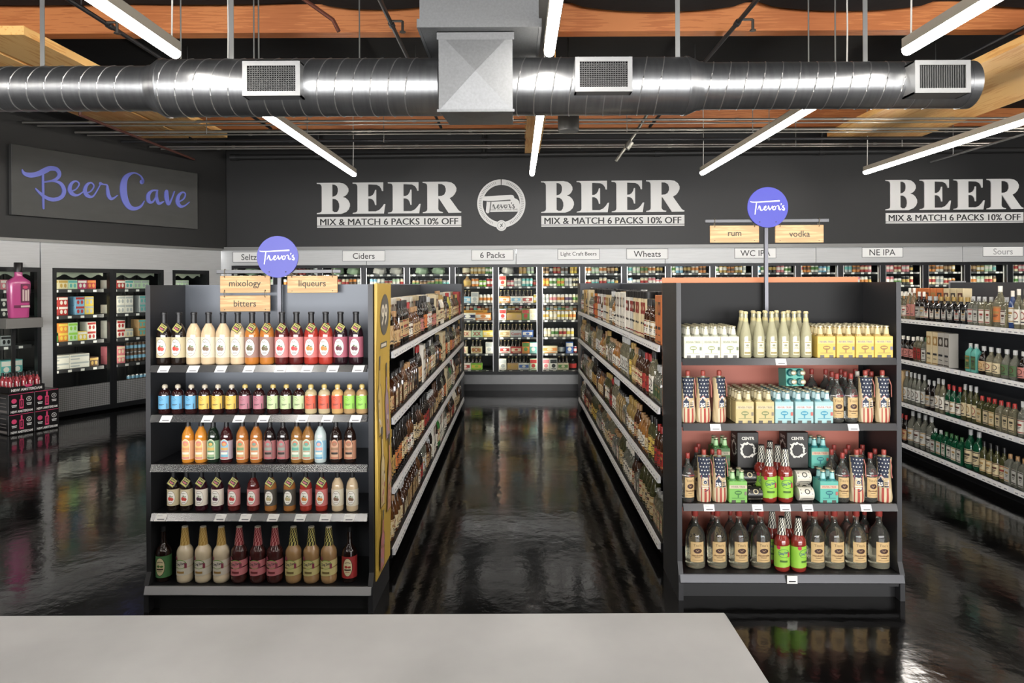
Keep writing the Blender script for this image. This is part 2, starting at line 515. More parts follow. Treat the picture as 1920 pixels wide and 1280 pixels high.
# black fabric sagging under the roof, in swags between the rafters
for k, (x0, x1) in enumerate(((-7.4, -2.2), (-2.0, -0.75), (0.5, 4.3), (4.5, 9.9))):
    mb = MB(); n = 20
    vs = []
    for j, y in enumerate((4.2, 5.2, 6.2, 6.9)):
        for i in range(n + 1):
            t = i / n
            vs.append((x0 + (x1 - x0) * t, y, 4.735 - 0.12 * abs(sin(pi * t * max(1, round((x1 - x0) / 1.6)))) ** 0.5 * (0.5 + 0.5 * sin(j * 1.9 + k))))
    mb.add(vs, [(j * (n + 1) + i, j * (n + 1) + i + 1, (j + 1) * (n + 1) + i + 1, (j + 1) * (n + 1) + i) for j in range(3) for i in range(n)], 0, True)
    mb.add([(x, y, z + 0.01) for x, y, z in vs], [(j * (n + 1) + i, j * (n + 1) + i + 1, (j + 1) * (n + 1) + i + 1, (j + 1) * (n + 1) + i) for j in range(3) for i in range(n)], 0, True)
    solo('roof_fabric', mb, M((17, 17, 18), 0.9, bump=0.4, scale=8), 'black insulation fabric sagging under the roof, ' + nth(k + 1) + ' swag from the slanted cooler wall', 'fabric', (0, 0, 0), kind='structure')

# ------------------------------------------------------------------ strip lights
GLOW = M((255, 249, 240), 0.4, emit=TUBE_STRENGTH)
HOUSING = M((196, 186, 168), 0.45)
CABLE = M((215, 212, 205), 0.5)
def strip_light(x, y0, y1, label, z=3.57):
    t = thing('strip_light', label, 'light', (x, (y0 + y1) / 2, z), group='suspended strip lights')
    part('housing', MB().box(x - 0.04, x + 0.04, y0, y1, z + 0.015, z + 0.085), HOUSING, t)
    mb = MB(); prof = [(-0.038, 0.015), (-0.036, -0.012), (-0.022, -0.03), (0, -0.036), (0.022, -0.03), (0.036, -0.012), (0.038, 0.015)]
    n = len(prof)
    mb.add([(x + a, y, z + b) for y in (y0 - 0.005, y1 + 0.005) for a, b in prof], [(i, i + 1, n + i + 1, n + i) for i in range(n - 1)] + [tuple(range(n)), tuple(range(n, 2 * n))], 0, True)
    part('diffuser', mb, GLOW, t)
    for yy in (y0 + 0.05, y1 - 0.05):
        part('hanger_cable', MB().tube([(x, yy, z + 0.08), (x + 0.006, yy, z + 0.5), (x, yy, 4.75)], 0.006, 6), CABLE, t)
ROWX = (-2.49, 0.25, 2.87, 5.38)
PLACE = {-2.49: 'row nearest the slanted cooler wall', 0.25: 'row beside the square duct box', 2.87: 'row above the vodka sign', 5.38: 'row farthest toward the gin shelves'}
for x in ROWX:
    strip_light(x, 0.4, 5.0, 'near strip light in front of the round duct, ' + PLACE[x])
    strip_light(x, 5.86, 10.5, 'far strip light beyond the round duct, ' + PLACE[x])
for i, x in enumerate((-5.2, -2.49, 0.25, 2.87, 5.38, 8.0)):
    strip_light(x, -5.2, -0.6, 'strip light hung over the till side of the shop, ' + nth(i + 1) + ' row')
strip_light(8.0, 0.4, 5.0, 'near strip light in the row along the far side wall')
strip_light(8.0, 5.86, 10.5, 'far strip light in the row along the far side wall')
strip_light(-5.2, 0.4, 5.0, 'near strip light over the open floor by the slanted wall')

# ------------------------------------------------------------------ spiral duct
GALV = M((160, 161, 163), 0.36, 0.95, noise=0.1, scale=5, stretch=(6, 0.6, 0.6))
GALV2 = M((122, 123, 124), 0.48, 0.75, noise=0.1, scale=60)
GRILLE = M((165, 165, 165), 0.4, 0.6)
DY, DZ = 5.4, 3.43
duct = thing('air_duct', 'long round galvanised spiral air duct under the roof', 'duct', (0, DY, DZ))
def duct_run(x0, x1, r, pitch=0.135, lean=0.10):
    mb = MB()
    mb.tube([(x0, DY, DZ), (x1, DY, DZ)], r, 40, 0)
    turns = int((x1 - x0 - lean) / pitch)
    pts = []
    for i in range(turns):
        ring = []
        for k in range(25):
            a = 2 * pi * k / 24
            ring.append((x0 + 0.03 + i * pitch + lean * (0.5 + 0.5 * sin(a + 0.6)), DY + r * cos(a), DZ + r * sin(a)))
        mb.tube(ring, 0.0055, 5, 1, caps=False)
    return mb
SEAM = M((215, 215, 215), 0.35, 0.9)
X = lambda px: (px - CX) * DY / FPX
for (a, b, r, nm) in ((-6.9, X(293), 0.173, 'narrow'), (X(312), X(828), 0.222, 'wide'), (X(962), X(1288), 0.222, 'wide'), (X(1310), X(1800), 0.181, 'narrow')):
    part('duct_section', duct_run(a, b, r), [GALV, SEAM], duct)
for a, b, ra, rb in ((X(293), X(312), 0.175, 0.224), (X(1288), X(1310), 0.224, 0.183)):
    mb = MB().tube([(a - 0.02, DY, DZ), (a, DY, DZ), (b, DY, DZ), (b + 0.02, DY, DZ)], [ra + 0.006, ra + 0.004, rb + 0.004, rb + 0.006] if ra < rb else [ra + 0.006, ra + 0.004, rb + 0.004, rb + 0.006], 40)
    part('reducer', mb, GALV, duct)
part('end_cap', MB().tube([(X(1800), DY, DZ), (X(1818), DY, DZ)], 0.185, 40), GALV, duct)
# square take-off box with cross-broken face
bx0, bx1, by0, by1, bz0, bz1 = -0.545, -0.02, 4.85, 5.66, 3.105, 3.66
mb = MB(); cxm, czm = (bx0 + bx1) / 2, (bz0 + bz1) / 2
def pyramid(vs4, apex, m=0): mb.add(list(vs4) + [apex], [(i, (i + 1) % 4, 4) for i in range(4)], m)
pyramid([(bx0, by0, bz0), (bx1, by0, bz0), (bx1, by0, bz1), (bx0, by0, bz1)], (cxm, by0 - 0.022, czm))
pyramid([(bx0, by0, bz0), (bx1, by0, bz0), (bx1, by1, bz0 + 0.09), (bx0, by1, bz0 + 0.09)], (cxm, (by0 + by1) / 2, bz0 + 0.032))
for x in (bx0, bx1): mb.add([(x, by0, bz0), (x, by1, bz0 + 0.09), (x, by1, bz1), (x, by0, bz1)], [(0, 1, 2, 3)])
mb.add([(bx0, by1, bz0 + 0.09), (bx1, by1, bz0 + 0.09), (bx1, by1, bz1), (bx0, by1, bz1)], [(0, 1, 2, 3)])
mb.box(bx0 - 0.012, bx1 + 0.012, by0 - 0.004, by0 + 0.02, bz0 - 0.008, bz0 + 0.01).box(bx0 - 0.012, bx1 + 0.012, by0 - 0.004, by0 + 0.02, bz1 - 0.05, bz1)
part('takeoff_box', mb, GALV2, duct, label='square box with a cross creased face')
mb = MB(); px0, px1 = -0.665, 0.165
mb.box(px0, px1, 4.75, 5.95, 3.665, 4.75)
mb.box(px0 - 0.012, px1 + 0.012, 4.735, 4.75, 3.655, 3.71)
mb.box(px0 - 0.02, px0, 4.75, 5.95, 3.66, 3.72).box(px1, px1 + 0.02, 4.75, 5.95, 3.66, 3.72)
part('plenum_box', mb, GALV2, duct, label='large upper box of mottled galvanised sheet')
def grille(px0, py0, px1, py1, slats, y=5.12):
    z1 = EYE + (CY - py0) * y / FPX; z0 = EYE + (CY - py1) * y / FPX
    x0 = (px0 - CX) * y / FPX; x1 = (px1 - CX) * y / FPX
    mb = MB(); t = 0.035
    mb.box(x0, x1, y, DY, z0, z0 + 0.012).box(x0, x1, y, DY, z1 - 0.012, z1).box(x0, x0 + 0.012, y, DY, z0, z1).box(x1 - 0.012, x1, y, DY, z0, z1)
    for a in ((x0, x1, z0, z0 + t), (x0, x1, z1 - t, z1), (x0, x0 + t, z0 + t, z1 - t), (x1 - t, x1, z0 + t, z1 - t)):
        mb.box(a[0], a[1], y - 0.012, y, a[2], a[3])
    g = part('grille', mb, GRILLE, duct)
    sl = MB(); n = 20
    sl.box(x0 + t, x1 - t, y + 0.03, y + 0.035, z0 + t, z1 - t, 1)  # black sheet behind the slats stands in for the shade inside the duct
    for i in range(1, n):
        x = x0 + t + (x1 - x0 - 2 * t) * i / n
        sl.box(x - 0.0022, x + 0.0022, y - 0.002, y + 0.012, z0 + t, z1 - t)
    if not slats:
        for i in range(1, 12):
            z = z0 + t + (z1 - z0 - 2 * t) * i / 12
            sl.box(x0 + t, x1 - t, y - 0.002, y + 0.01, z - 0.0025, z + 0.0025)
    part('louvre', sl, [M((104, 104, 104), 0.5, 0.4), M((9, 9, 9), 0.9)], g)
grille(457, 113, 565, 178, False); grille(1080, 108, 1187, 173, False); grille(1716, 117, 1820, 178, True)
for px in (83, 437, 1272, 1623):
    x = X(px); r = 0.176 if px in (83, 1623) else 0.226
    mb = MB()
    mb.box(x - 0.018, x + 0.018, DY - 0.012, DY - 0.006, DZ + r - 0.01, 4.75)
    arc = [(x, DY + (r + 0.004) * cos(a), DZ + (r + 0.004) * sin(a)) for a in [pi * k / 12 for k in range(13)]]
    part('hanger_strap', mb, M((160, 160, 158), 0.4, 0.8), duct)

# ------------------------------------------------------------------ conduits, pipes, rods
def leftwall_x(y): return -5.2 - 0.533 * (12 - y) + 0.05
for i, (y, r, z) in enumerate(((9.2, 0.017, 4.08), (9.36, 0.011, 4.07), (9.8, 0.02, 4.08), (9.95, 0.012, 4.07), (10.4, 0.021, 4.07), (10.8, 0.014, 4.07), (10.97, 0.014, 4.07))):
    xl = leftwall_x(y)
    mb = MB().tube([(xl, y, z), (7.6, y, z)], r, 8)
    for k in range(9):
        xx = xl + 0.9 + k * 1.45 + 0.2 * (i % 3)
        mb.tube([(xx, y, z), (xx + 0.05, y, z)], r * 1.35, 8)
    solo('conduit_pipe', mb, M((176, 172, 164), 0.35, 0.85) if i != 4 else M((70, 70, 72), 0.4, 0.6), 'thin metal conduit running across under the roof, ' + nth(i + 1) + ' counted from the duct', 'pipe', (xl, y, z), group='conduits under the roof')
mb = MB().tube([(-5.0, 11.97, 4.12), (9.6, 11.59, 4.12)], 0.045, 12)
for xx in (-5.0, -3.5, -0.6, 2.4, 5.2, 7.6): mb.tube([(xx, 11.84 - 0.026 * xx, 4.12), (xx + 0.1, 11.84 - 0.026 * xx, 4.12)], 0.058, 12)
for xx in (-3.45, -0.55, 5.25): mb.tube([(xx, 11.84 - 0.026 * xx, 4.12), (xx, 11.84 - 0.026 * xx, 4.7)], 0.03, 8)
solo('water_pipe', mb, M((58, 58, 58), 0.45, 0.4), 'thick black pipe along the top of the dark back wall', 'pipe', (0, 11.75, 4.12))
solo('sprinkler_pipe', MB().tube([(-5.42, 8.5, 4.0), (-5.42, 11.5, 4.0)], 0.02, 8).tube([(-5.42, 8.5, 4.0), (-5.42, 8.45, 4.7)], 0.02, 8), M((112, 66, 56), 0.5), 'red-brown pipe running under the plywood by the slanted wall', 'pipe', (-5.42, 10, 4.0))
for i, (x, nm) in enumerate(((-3.94, 'nearest the slanted cooler wall'), (-1.2, 'beside the square duct box'), (2.16, 'between the two duct grilles and the reducer'), (5.05, 'beside the plywood by the duct end'))):
    y1 = 11.0 if i < 3 else 9.0
    t = thing('sprinkler_pipe', 'black sprinkler pipe running toward the back wall, ' + nm, 'pipe', (x, 6.0, 4.4), group='sprinkler pipes')
    mb = MB().tube([(x, 3.0, 4.4), (x, y1, 4.4)], 0.022, 8)
    for yy in (5.2, 6.6, 9.4): mb.tube([(x, yy, 4.4), (x, yy + 0.07, 4.4)], 0.032, 8)
    part('pipe_run', mb, M((52, 52, 54), 0.4, 0.5), t)
    for yy in (6.55, 9.2):
        part('sprinkler_head', MB().tube([(x + 0.02, yy, 4.4), (x + 0.12, yy, 4.4)], 0.012, 6).tube([(x + 0.12, yy, 4.4), (x + 0.12, yy, 4.3)], 0.014, 6).tube([(x + 0.12, yy, 4.3), (x + 0.12, yy, 4.29)], 0.03, 10), M((90, 86, 80), 0.4, 0.6), t)
    for yy in (6.2, 8.2):
        part('pipe_hanger', MB().tube([(x, yy, 4.41), (x, yy, 4.75)], 0.006, 6), M((70, 70, 70), 0.5, 0.5), t)
solo('bracing_rod', MB().tube([(1.47, 10.0, 3.67), (1.76, 10.0, 4.08), (1.96, 10.0, 4.4), (1.98, 10.0, 4.74)], 0.022, 8).tube([(1.62, 10.0, 3.85), (1.69, 10.0, 3.95)], 0.05, 10), M((150, 148, 140), 0.4, 0.8), 'slanting grey rod hung below the conduits near the round wall emblem', 'rod', (1.5, 10, 4))
solo('rail_pipe', MB().tube([(7.05, 9.3, 3.92), (7.05, 11.6, 3.92)], 0.017, 8).tube([(7.05, 11.0, 3.92), (7.05, 11.0, 4.7)], 0.008, 6), M((150, 150, 150), 0.4, 0.7), 'slim grey pipe hanging above the last wall slogan', 'pipe', (7.05, 10.5, 3.92))
solo('hanging_speaker', MB().lathe([(0.12, 3.66), (0.125, 3.68), (0.125, 3.8), (0.105, 4.3)], 24, cx=0.62, cy=8.0).tube([(0.62, 8.0, 4.3), (0.62, 8.0, 4.75)], 0.01, 6), M((30, 29, 27), 0.35), 'black cylinder speaker hanging under the roof beyond the duct', 'speaker', (0.62, 8.0, 3.66))
for i, px in enumerate((341, 478, 487, 676, 1568, 1518)):
    x = (px - CX) * 6.4 / FPX
    solo('hanger_rod', MB().tube([(x, 6.4, DZ + 0.2), (x, 6.4, 4.75)], 0.007, 6), M((150, 150, 146), 0.4, 0.7), 'thin vertical hanger rod behind the duct, ' + nth(i + 1) + ' listed from the slanted wall', 'rod', (x, 6.4, 3.7), group='hanger rods')
for i, (x, y) in enumerate(((-4.3, 9.5), (-2.9, 9.5), (-1.95, 10.1), (1.55, 9.5), (3.3, 9.5), (3.75, 10.1), (4.35, 10.6), (6.0, 10.6))):
    solo('hanger_rod', MB().tube([(x, y, 3.98), (x, y, 4.75)], 0.006, 6), M((150, 150, 146), 0.4, 0.7), 'thin vertical rod holding the conduits, ' + nth(i + 1) + ' from the slanted wall', 'rod', (x, y, 4.0), group='hanger rods')
mb = MB().tube([(-2.05, 6.0, 4.75), (-1.95, 6.0, 4.45), (-1.6, 6.0, 4.2), (-1.55, 6.0, 4.1)], 0.018, 8)
solo('copper_pipe', mb, M((120, 66, 50), 0.4, 0.4), 'bent red-brown pipe coming down behind the duct', 'pipe', (-1.9, 6.0, 4.3))

# ------------------------------------------------------------------ lettering on the dark walls
LETTER = M((236, 235, 232), 0.5)
PANEL_DARK = M((62, 62, 61), 0.6, noise=0.06, scale=5)
g_B = [[(25,90),(320,90),(372,100),(412,128),(435,165),(437,200),(420,235),(395,258),(360,272),(400,285),(432,315),(453,355),(455,390),(440,430),(405,465),(340,490),(25,490),(28,478),(65,472),(85,460),(90,440),(90,140),(82,118),(65,106),(28,102)],
       [(228,112),(262,116),(288,135),(299,165),(299,200),(290,235),(268,258),(228,270)], [(228,296),(268,300),(298,322),(315,360),(317,400),(308,440),(288,464),(255,467),(228,450)]]
def g_E(o): return [[(x + o, y) for x, y in [(490,90),(885,90),(885,200),(868,200),(860,172),(838,140),(800,120),(692,115),(692,268),(722,266),(750,250),(770,220),(780,185),(795,185),(795,380),(780,380),(770,340),(752,312),(725,298),(692,295),(692,460),(790,460),(835,440),(870,405),(895,368),(912,368),(893,488),(490,488),(492,478),(528,472),(546,460),(552,440),(552,140),(546,118),(528,106),(490,102)]]]
g_R = [[(1393,88),(1700,88),(1762,98),(1805,128),(1827,170),(1825,205),(1805,245),(1778,275),(1740,297),(1850,450),(1868,465),(1888,470),(1886,485),(1725,487),(1605,305),(1595,300),(1592,435),(1600,455),(1620,468),(1655,475),(1650,487),(1393,487),(1395,475),(1430,468),(1448,455),(1452,435),(1452,140),(1446,118),(1430,106),(1393,100)],
       [(1592,115),(1640,118),(1675,138),(1690,175),(1690,212),(1672,250),(1640,268),(1592,272)]]
def beer_sign(pl_, pr, pt, pb, label):
    u0, z0 = BACK.px(pl_, pb); u1 = BACK.px(pr, pb)[0]; z1 = BACK.px(pl_, pt)[1]
    U = lambda x: u0 + (x - 28) / 1859.0 * (u1 - u0)
    V = lambda y: z0 + (665 - y) / 575.0 * (z1 - z0)
    sf = lambda x, y, d: (U(x), -0.002 - d, V(y))
    t = thing('wall_slogan', label, 'sign', ((u0 + u1) / 2, 0, z0), BACK)
    for g in (g_B, g_E(0), g_E(455), g_R):
        part('letter', MB().prism(g, sf, 0.014, back=True), LETTER, t)
    b = part('slogan_bar', MB().box(u0, u1, -0.014, -0.002, V(640), V(528)).box(u0, u1, -0.014, -0.002, z0, V(648)), LETTER, t)
    sf2 = lambda u, v, d: (u, -0.014 - d, v)
    mb = MB()
    for q, dx in enumerate((-0.004, 0.0, 0.004)): mb.text('MIX & MATCH 6 PACKS 10% OFF', (u0 + u1) / 2 + dx, (V(553) + V(632)) / 2, (V(553) - V(632)) * 1.04, sf2, 0.001 + q * 0.0003, width=(u1 - u0) * 0.955)
    part('lettering', mb, M((46, 46, 46), 0.6), b)
beer_sign(595, 865, 343, 427, 'white wall slogan for beer with discount bar, nearest the slanted wall')
beer_sign(1015, 1283, 340, 425, 'white wall slogan for beer with discount bar, just past the round emblem')
beer_sign(1660, 1918, 337.5, 419, 'white wall slogan for beer with discount bar, beyond the blue disc and vodka board')

TREV = [[(215,475,12),(260,487,18),(400,487,20),(600,475,24),(855,462,30)], [(350,500,20),(335,620,22),(315,760,18)],
        [(375,660,8),(400,600,14),(415,580,30),(430,620,26),(445,665,28),(480,670,14),(510,630,10)],
        [(515,640,12),(560,610,14),(560,575,12),(530,600,24),(525,650,26),(560,670,16),(610,610,10)],
        [(615,580,22),(625,620,26),(645,660,22),(685,610,12),(700,580,18)],
        [(745,580,14),(710,620,22),(725,660,22),(765,650,20),(775,600,16),(745,580,14)],
        [(790,590,8),(820,570,14),(845,585,20),(850,640,28),(880,665,16),(905,630,8)],
        [(900,530,22),(895,560,10)], [(960,570,14),(930,590,24),(970,640,24),(960,675,18),(930,660,22)]]
def script_logo(mb, cx_, cz_, r, surf, off, m=0, fat=1.0):
    k = r / 455.0
    for st in TREV:
        mb.stroke([(cx_ + (x - 603) * k, cz_ - (y - 605) * k, w * k * fat) for x, y, w in st], surf, off, m=m, n=5)
    return mb

# round emblem
ex, ez = BACK.px(940, 381.5); K = 0.00938
sfE = lambda u, v, d: (ex + u, -0.002 - d, ez + v)
em = thing('wall_emblem', 'round white wall emblem with a broken ring and script name', 'sign', (ex, 0, ez), BACK)
for sgn in (1, -1):
    a0, a1 = radians(90 - 1.2), radians(-78)
    n = 36; out = []; inn = []
    for i in range(n + 1):
        a = a0 + (a1 - a0) * i / n
        out.append((sgn * 45.2 * K * cos(a), 45.2 * K * sin(a))); inn.append((sgn * 34.8 * K * cos(a), 34.8 * K * sin(a)))
    mb = MB().prism([out + inn[::-1]], sfE, 0.012, back=True)
    for rr, wd in ((41.0, 0.7), (38.6, 0.7)):
        for i in range(3, 34):
            a = a0 + (a1 - a0) * i / n
            mb.stroke([(sgn * (rr - 0.8) * K * cos(a), (rr - 0.8) * K * sin(a), wd * K), (sgn * (rr + 0.9) * K * cos(a - 0.03), (rr + 0.9) * K * sin(a - 0.03), wd * K)], sfE, 0.013, m=1)
    part('ring_half', mb, [LETTER, PANEL_DARK], em)
mb = MB().prism([[(10 * K * cos(2 * pi * i / 28), -41.3 * K + 10 * K * sin(2 * pi * i / 28)) for i in range(28)]], sfE, 0.016, back=True)
mb.stroke([(7.2 * K * cos(2 * pi * i / 24), -41.3 * K + 7.2 * K * sin(2 * pi * i / 24), 0.5 * K) for i in range(25)], sfE, 0.017, m=1, n=1)
mb.stroke([(-2 * K, -44 * K, 1.3 * K), (0.5 * K, -41 * K, 1.3 * K), (2 * K, -38 * K, 1.3 * K)], sfE, 0.0175, m=1).stroke([(-1.5 * K, -39 * K, 1.2 * K), (2 * K, -43 * K, 1.2 * K)], sfE, 0.0175, m=1)
part('seal_disc', mb, [LETTER, PANEL_DARK], em)
Z = lambda x, y: ((x - 617) / 11.13 * K, -(y - 625) / 11.13 * K)
blob = [Z(*q) for q in ((225,475),(400,470),(820,445),(865,455),(885,490),(890,515),(940,535),(985,575),(1000,640),(1020,700),(985,795),(690,795),(370,800),(350,825),(315,825),(292,795),(315,570),(240,560))]
mb = MB().prism([blob], sfE, 0.012, back=True)
script_logo(mb, *Z(600, 672), 32.0 * K, sfE, 0.0135, 1, 1.3)
mb.text('BEER AND WINE BAR', *Z(672, 752), 3.2 * K, sfE, 0.0135, width=52 * K, m=1)
part('name_plate', mb, [LETTER, M((96, 96, 95), 0.6)], em)

# sign on the slanted wall, script letters traced stroke by stroke in the sign's own plane
cave = thing('cave_sign', 'grey wall board with blue script lettering on the slanted wall', 'sign', (-1.9, -0.06, 2.82), LEFT)
part('board', MB().cbox(0.004, -3.3, -0.5, -0.07, -0.001, 2.825, 3.765), M((74, 74, 72), 0.55, noise=0.08, scale=3, stretch=(1, 1, 3)), cave)
CV = [
 [(205,292,8),(225,328,30),(280,345,46),(350,335,48),(420,303,54),(470,282,46),(530,290,38),(558,330,34),(545,368,30),(500,395,22),(412,412,14)],
 [(403,340,20),(405,500,20),(408,662,16)],
 [(412,408,12),(500,402,16),(570,425,30),(603,490,36),(580,550,36),(510,577,36),(440,562,32),(380,520,24),(332,472,12)],
 [(668,500,14),(715,478,12),(745,430,12),(715,402,14),(672,425,28),(656,480,36),(680,522,34),(730,535,18),(788,500,8)],
 [(808,515,12),(855,498,12),(885,450,12),(857,417,14),(817,440,28),(800,495,36),(825,540,34),(880,542,16),(948,430,10)],
 [(945,425,30),(972,432,14),(1008,440,14),(1015,480,26),(1025,540,34),(1055,570,24),(1110,535,8)],
 [(1338,410,44),(1350,395,20),(1325,350,10),(1260,324,16),(1190,365,46),(1165,450,62),(1175,560,62),(1215,640,48),(1270,663,34),(1330,640,20),(1363,590,8)],
 [(1487,490,14),(1440,492,18),(1402,530,34),(1405,590,34),(1440,600,18),(1482,540,12)], [(1485,490,12),(1480,560,26),(1500,612,28),(1545,596,10)],
 [(1572,500,34),(1575,560,40),(1592,620,26),(1622,570,12),(1648,500,10)],
 [(1688,600,12),(1735,570,12),(1752,525,10),(1725,507,14),(1688,540,28),(1678,600,34),(1705,640,28),(1745,635,14),(1790,600,8)]]
BLUE = M((118, 128, 232), 0.45)
cvs = lambda x, y: LEFT.px(x / 5.0526, 260 + y / 5.0526, -0.07)
wk = abs(cvs(1000, 400)[0] - cvs(990, 400)[0]) / 10; wz = abs(cvs(1000, 400)[1] - cvs(1000, 410)[1]) / 10
def cave_surf(u, v, d): return (u, -0.0705 - d, v)
words_ = (CV[0:3], CV[3:4], CV[4:5], CV[5:6], CV[6:7], CV[7:9], CV[9:10], CV[10:11])
for sts in words_:
    mb = MB()
    for st in sts:
        P = spline(st, 7); L, R = [], []
        for i, (x, y, w) in enumerate(P):
            a, b = P[max(i - 1, 0)], P[min(i + 1, len(P) - 1)]
            dx, dy = b[0] - a[0], b[1] - a[1]; l = math.hypot(dx, dy) or 1
            nx, ny = -dy / l * w / 2, dx / l * w / 2
            L.append(cvs(x + nx, y + ny)); R.append(cvs(x - nx, y - ny))
        k = len(P); q = [(i, i + 1, k + i + 1, k + i) for i in range(k - 1)]
        for d in (0.016,):
            mb.add([cave_surf(u, v, d) for u, v in L + R], q)
        for S in (L, R):
            mb.add([cave_surf(u, v, 0) for u, v in S] + [cave_surf(u, v, 0.016) for u, v in S], q)
        for x, y, w in (P[0], P[-1]):
            mb.add([cave_surf(*cvs(x + cos(pi * i / 6) * w / 2, y + sin(pi * i / 6) * w / 2), 0.016) for i in range(12)], [tuple(range(12))])
    part('letter', mb, BLUE, cave)

# ------------------------------------------------------------------ cooler header cards
FRAMED = M((250, 250, 248), 0.5)
for tx, a, b, y0, y1, bold in (('Seltzers', 438, 518, 472, 492, 0), ('Ciders', 643, 723, 469.5, 490, 0), ('6 Packs', 884.5, 963, 468, 488.5, 0), ('Light Craft Beers', 1045.5, 1124, 466.5, 487, 0), ('Wheats', 1174, 1252, 466, 486, 0),
                               ('WC IPA', 1376, 1454, 464.6, 484.6, 0), ('NE IPA', 1614, 1691, 463.3, 482.7, 0), ('Sours', 1840, 1916, 461, 481, 0)):
    u0, z0 = BACK.px(a, y1); u1, z1 = BACK.px(b, y0); z1 = min(z1, 2.485); z0 = max(z0, 2.235)
    t = thing('category_card', 'white cooler card reading %s on the brushed header' % tx.lower().replace('6', 'six'), 'sign', ((u0 + u1) / 2, -0.03, z0), BACK, 'category cards above the cooler doors')
    e = 0.007
    mb = MB().box(u0, u1, -0.036, -0.03, z0, z1).box(u0, u1, -0.038, -0.036, z0, z0 + e, 1).box(u0, u1, -0.038, -0.036, z1 - e, z1, 1).box(u0, u0 + e, -0.038, -0.036, z0, z1, 1).box(u1 - e, u1, -0.038, -0.036, z0, z1, 1)
    part('card', mb, [FRAMED, M((90, 90, 90), 0.5)], t)
    part('lettering', MB().text(tx, (u0 + u1) / 2, (z0 + z1) / 2, 0.105 if len(tx) < 10 else 0.085, lambda u, v, d: (u, -0.036 - d, v), 0.001, w=(u1 - u0) * 0.95, bold=0.004), M((58, 58, 58) if tx != 'Sours' else (150, 150, 150), 0.6), t)

# ------------------------------------------------------------------ products of the coolers
CAN_LID = M((190, 190, 192), 0.3, 0.9)
K_can = Kind('beer_can', MB().lathe([(0.024, 0), (0.033, 0.008), (0.033, 0.05), (0.033, 0.1), (0.033, 0.142), (0.027, 0.155), (0.026, 0.158)], 14, ms=[2, 0, 1, 0, 2, 2]), [CAN_LID, CAN_LID, CAN_LID])
K_short = Kind('soda_can', MB().lathe([(0.024, 0), (0.033, 0.007), (0.033, 0.035), (0.033, 0.08), (0.033, 0.108), (0.027, 0.12), (0.026, 0.122)], 14, ms=[2, 0, 1, 0, 2, 2]), [CAN_LID, CAN_LID, CAN_LID])
def pack_mb(w=0.2, d=0.13, h=0.12):
    mb = MB().cbox(0.004, -w / 2, w / 2, -d / 2, d / 2, 0, h)
    sf = flat_front(-d / 2)
    mb.art(sf, [('rect', -w * 0.42, w * 0.42, h * 0.3, h * 0.75, 1), ('ell', 0, h * 0.52, w * 0.16, h * 0.16, 0), ('rect', -w * 0.3, w * 0.3, h * 0.1, h * 0.18, 1)])
    return mb
BEER_GLASS = M((52, 34, 18), 0.12, coat=0.5)
def neck_mb(x, y, z=0.1):
    return MB().lathe([(0.028, z), (0.028, z + 0.03), (0.013, z + 0.075), (0.012, z + 0.118), (0.0135, z + 0.12), (0.0135, z + 0.128)], 10, cx=x, cy=y, ms=[0, 0, 0, 1, 1])
K_six = Kind('six_pack', pack_mb(), [WHITE_CARD, INK])
for ix in (-0.066, 0, 0.066):
    for iy in (-0.033, 0.033): K_six.add('bottle', neck_mb(ix, iy), [BEER_GLASS, M((190, 170, 110), 0.35, 0.6)])
K_carton = Kind('beer_carton', MB().cbox(0.004, -0.135, 0.135, -0.09, 0.09, 0, 0.13).art(flat_front(-0.09), [('rect', -0.128, 0.128, 0.045, 0.1, 1), ('ell', 0, 0.072, 0.05, 0.025, 0), ('rect', -0.1, 0.1, 0.012, 0.026, 1)]), [WHITE_CARD, INK])
K_box = Kind('drink_box', MB().cbox(0.003, -0.065, 0.065, -0.09, 0.09, 0, 0.2).art(flat_front(-0.09), [('rect', -0.058, 0.058, 0.12, 0.185, 1), ('ell', 0, 0.075, 0.035, 0.035, 1), ('rect', -0.04, 0.04, 0.02, 0.03, 1)]), [WHITE_CARD, INK])
K_cube = Kind('can_multipack', MB().cbox(0.003, -0.065, 0.065, -0.1, 0.1, 0, 0.133).art(flat_front(-0.1), [('rect', -0.06, 0.06, 0.09, 0.122, 1), ('ell', -0.027, 0.05, 0.018, 0.03, 1), ('ell', 0.027, 0.05, 0.018, 0.03, 1)]), [WHITE_CARD, INK])
K_tray = Kind('can_case', MB().cbox(0.003, -0.14, 0.14, -0.1, 0.1, 0, 0.1).art(flat_front(-0.1), [('rect', -0.13, 0.13, 0.06, 0.085, 1), ('rect', -0.13, 0.0, 0.02, 0.04, 1)]), [WHITE_CARD, INK])
rg = random.Random(3)
mb = MB().lathe([(0.08, 0), (0.115, 0.03), (0.12, 0.08), (0.1, 0.12), (0.05, 0.145)], 18, rf=lambda t, z: 1 + 0.13 * sin(3 * t + z * 60) + 0.06 * sin(7 * t))
K_wrap = Kind('wrapped_pack', mb, [M((225, 228, 224), 0.2, coat=0.3)])
K_growl = Kind('growler_bottle', MB().lathe([(0.06, 0), (0.068, 0.02), (0.068, 0.115), (0.03, 0.155), (0.02, 0.178), (0.022, 0.188)], 16), [BEER_GLASS])
K_growl.add('label', MB().lathe([(0.0685, 0.03), (0.0688, 0.04), (0.0688, 0.1), (0.0685, 0.11)], 16), [WHITE_CARD])
WID = {'can': 0.0675, 'short': 0.0675, 'six': 0.205, 'carton': 0.275, 'box': 0.135, 'cube': 0.134, 'tray': 0.285, 'wrap': 0.30, 'growl': 0.145, 'gap': 0.06}
KND = {'can': K_can, 'short': K_short, 'six': K_six, 'carton': K_carton, 'box': K_box, 'cube': K_cube, 'tray': K_tray, 'wrap': K_wrap, 'growl': K_growl}
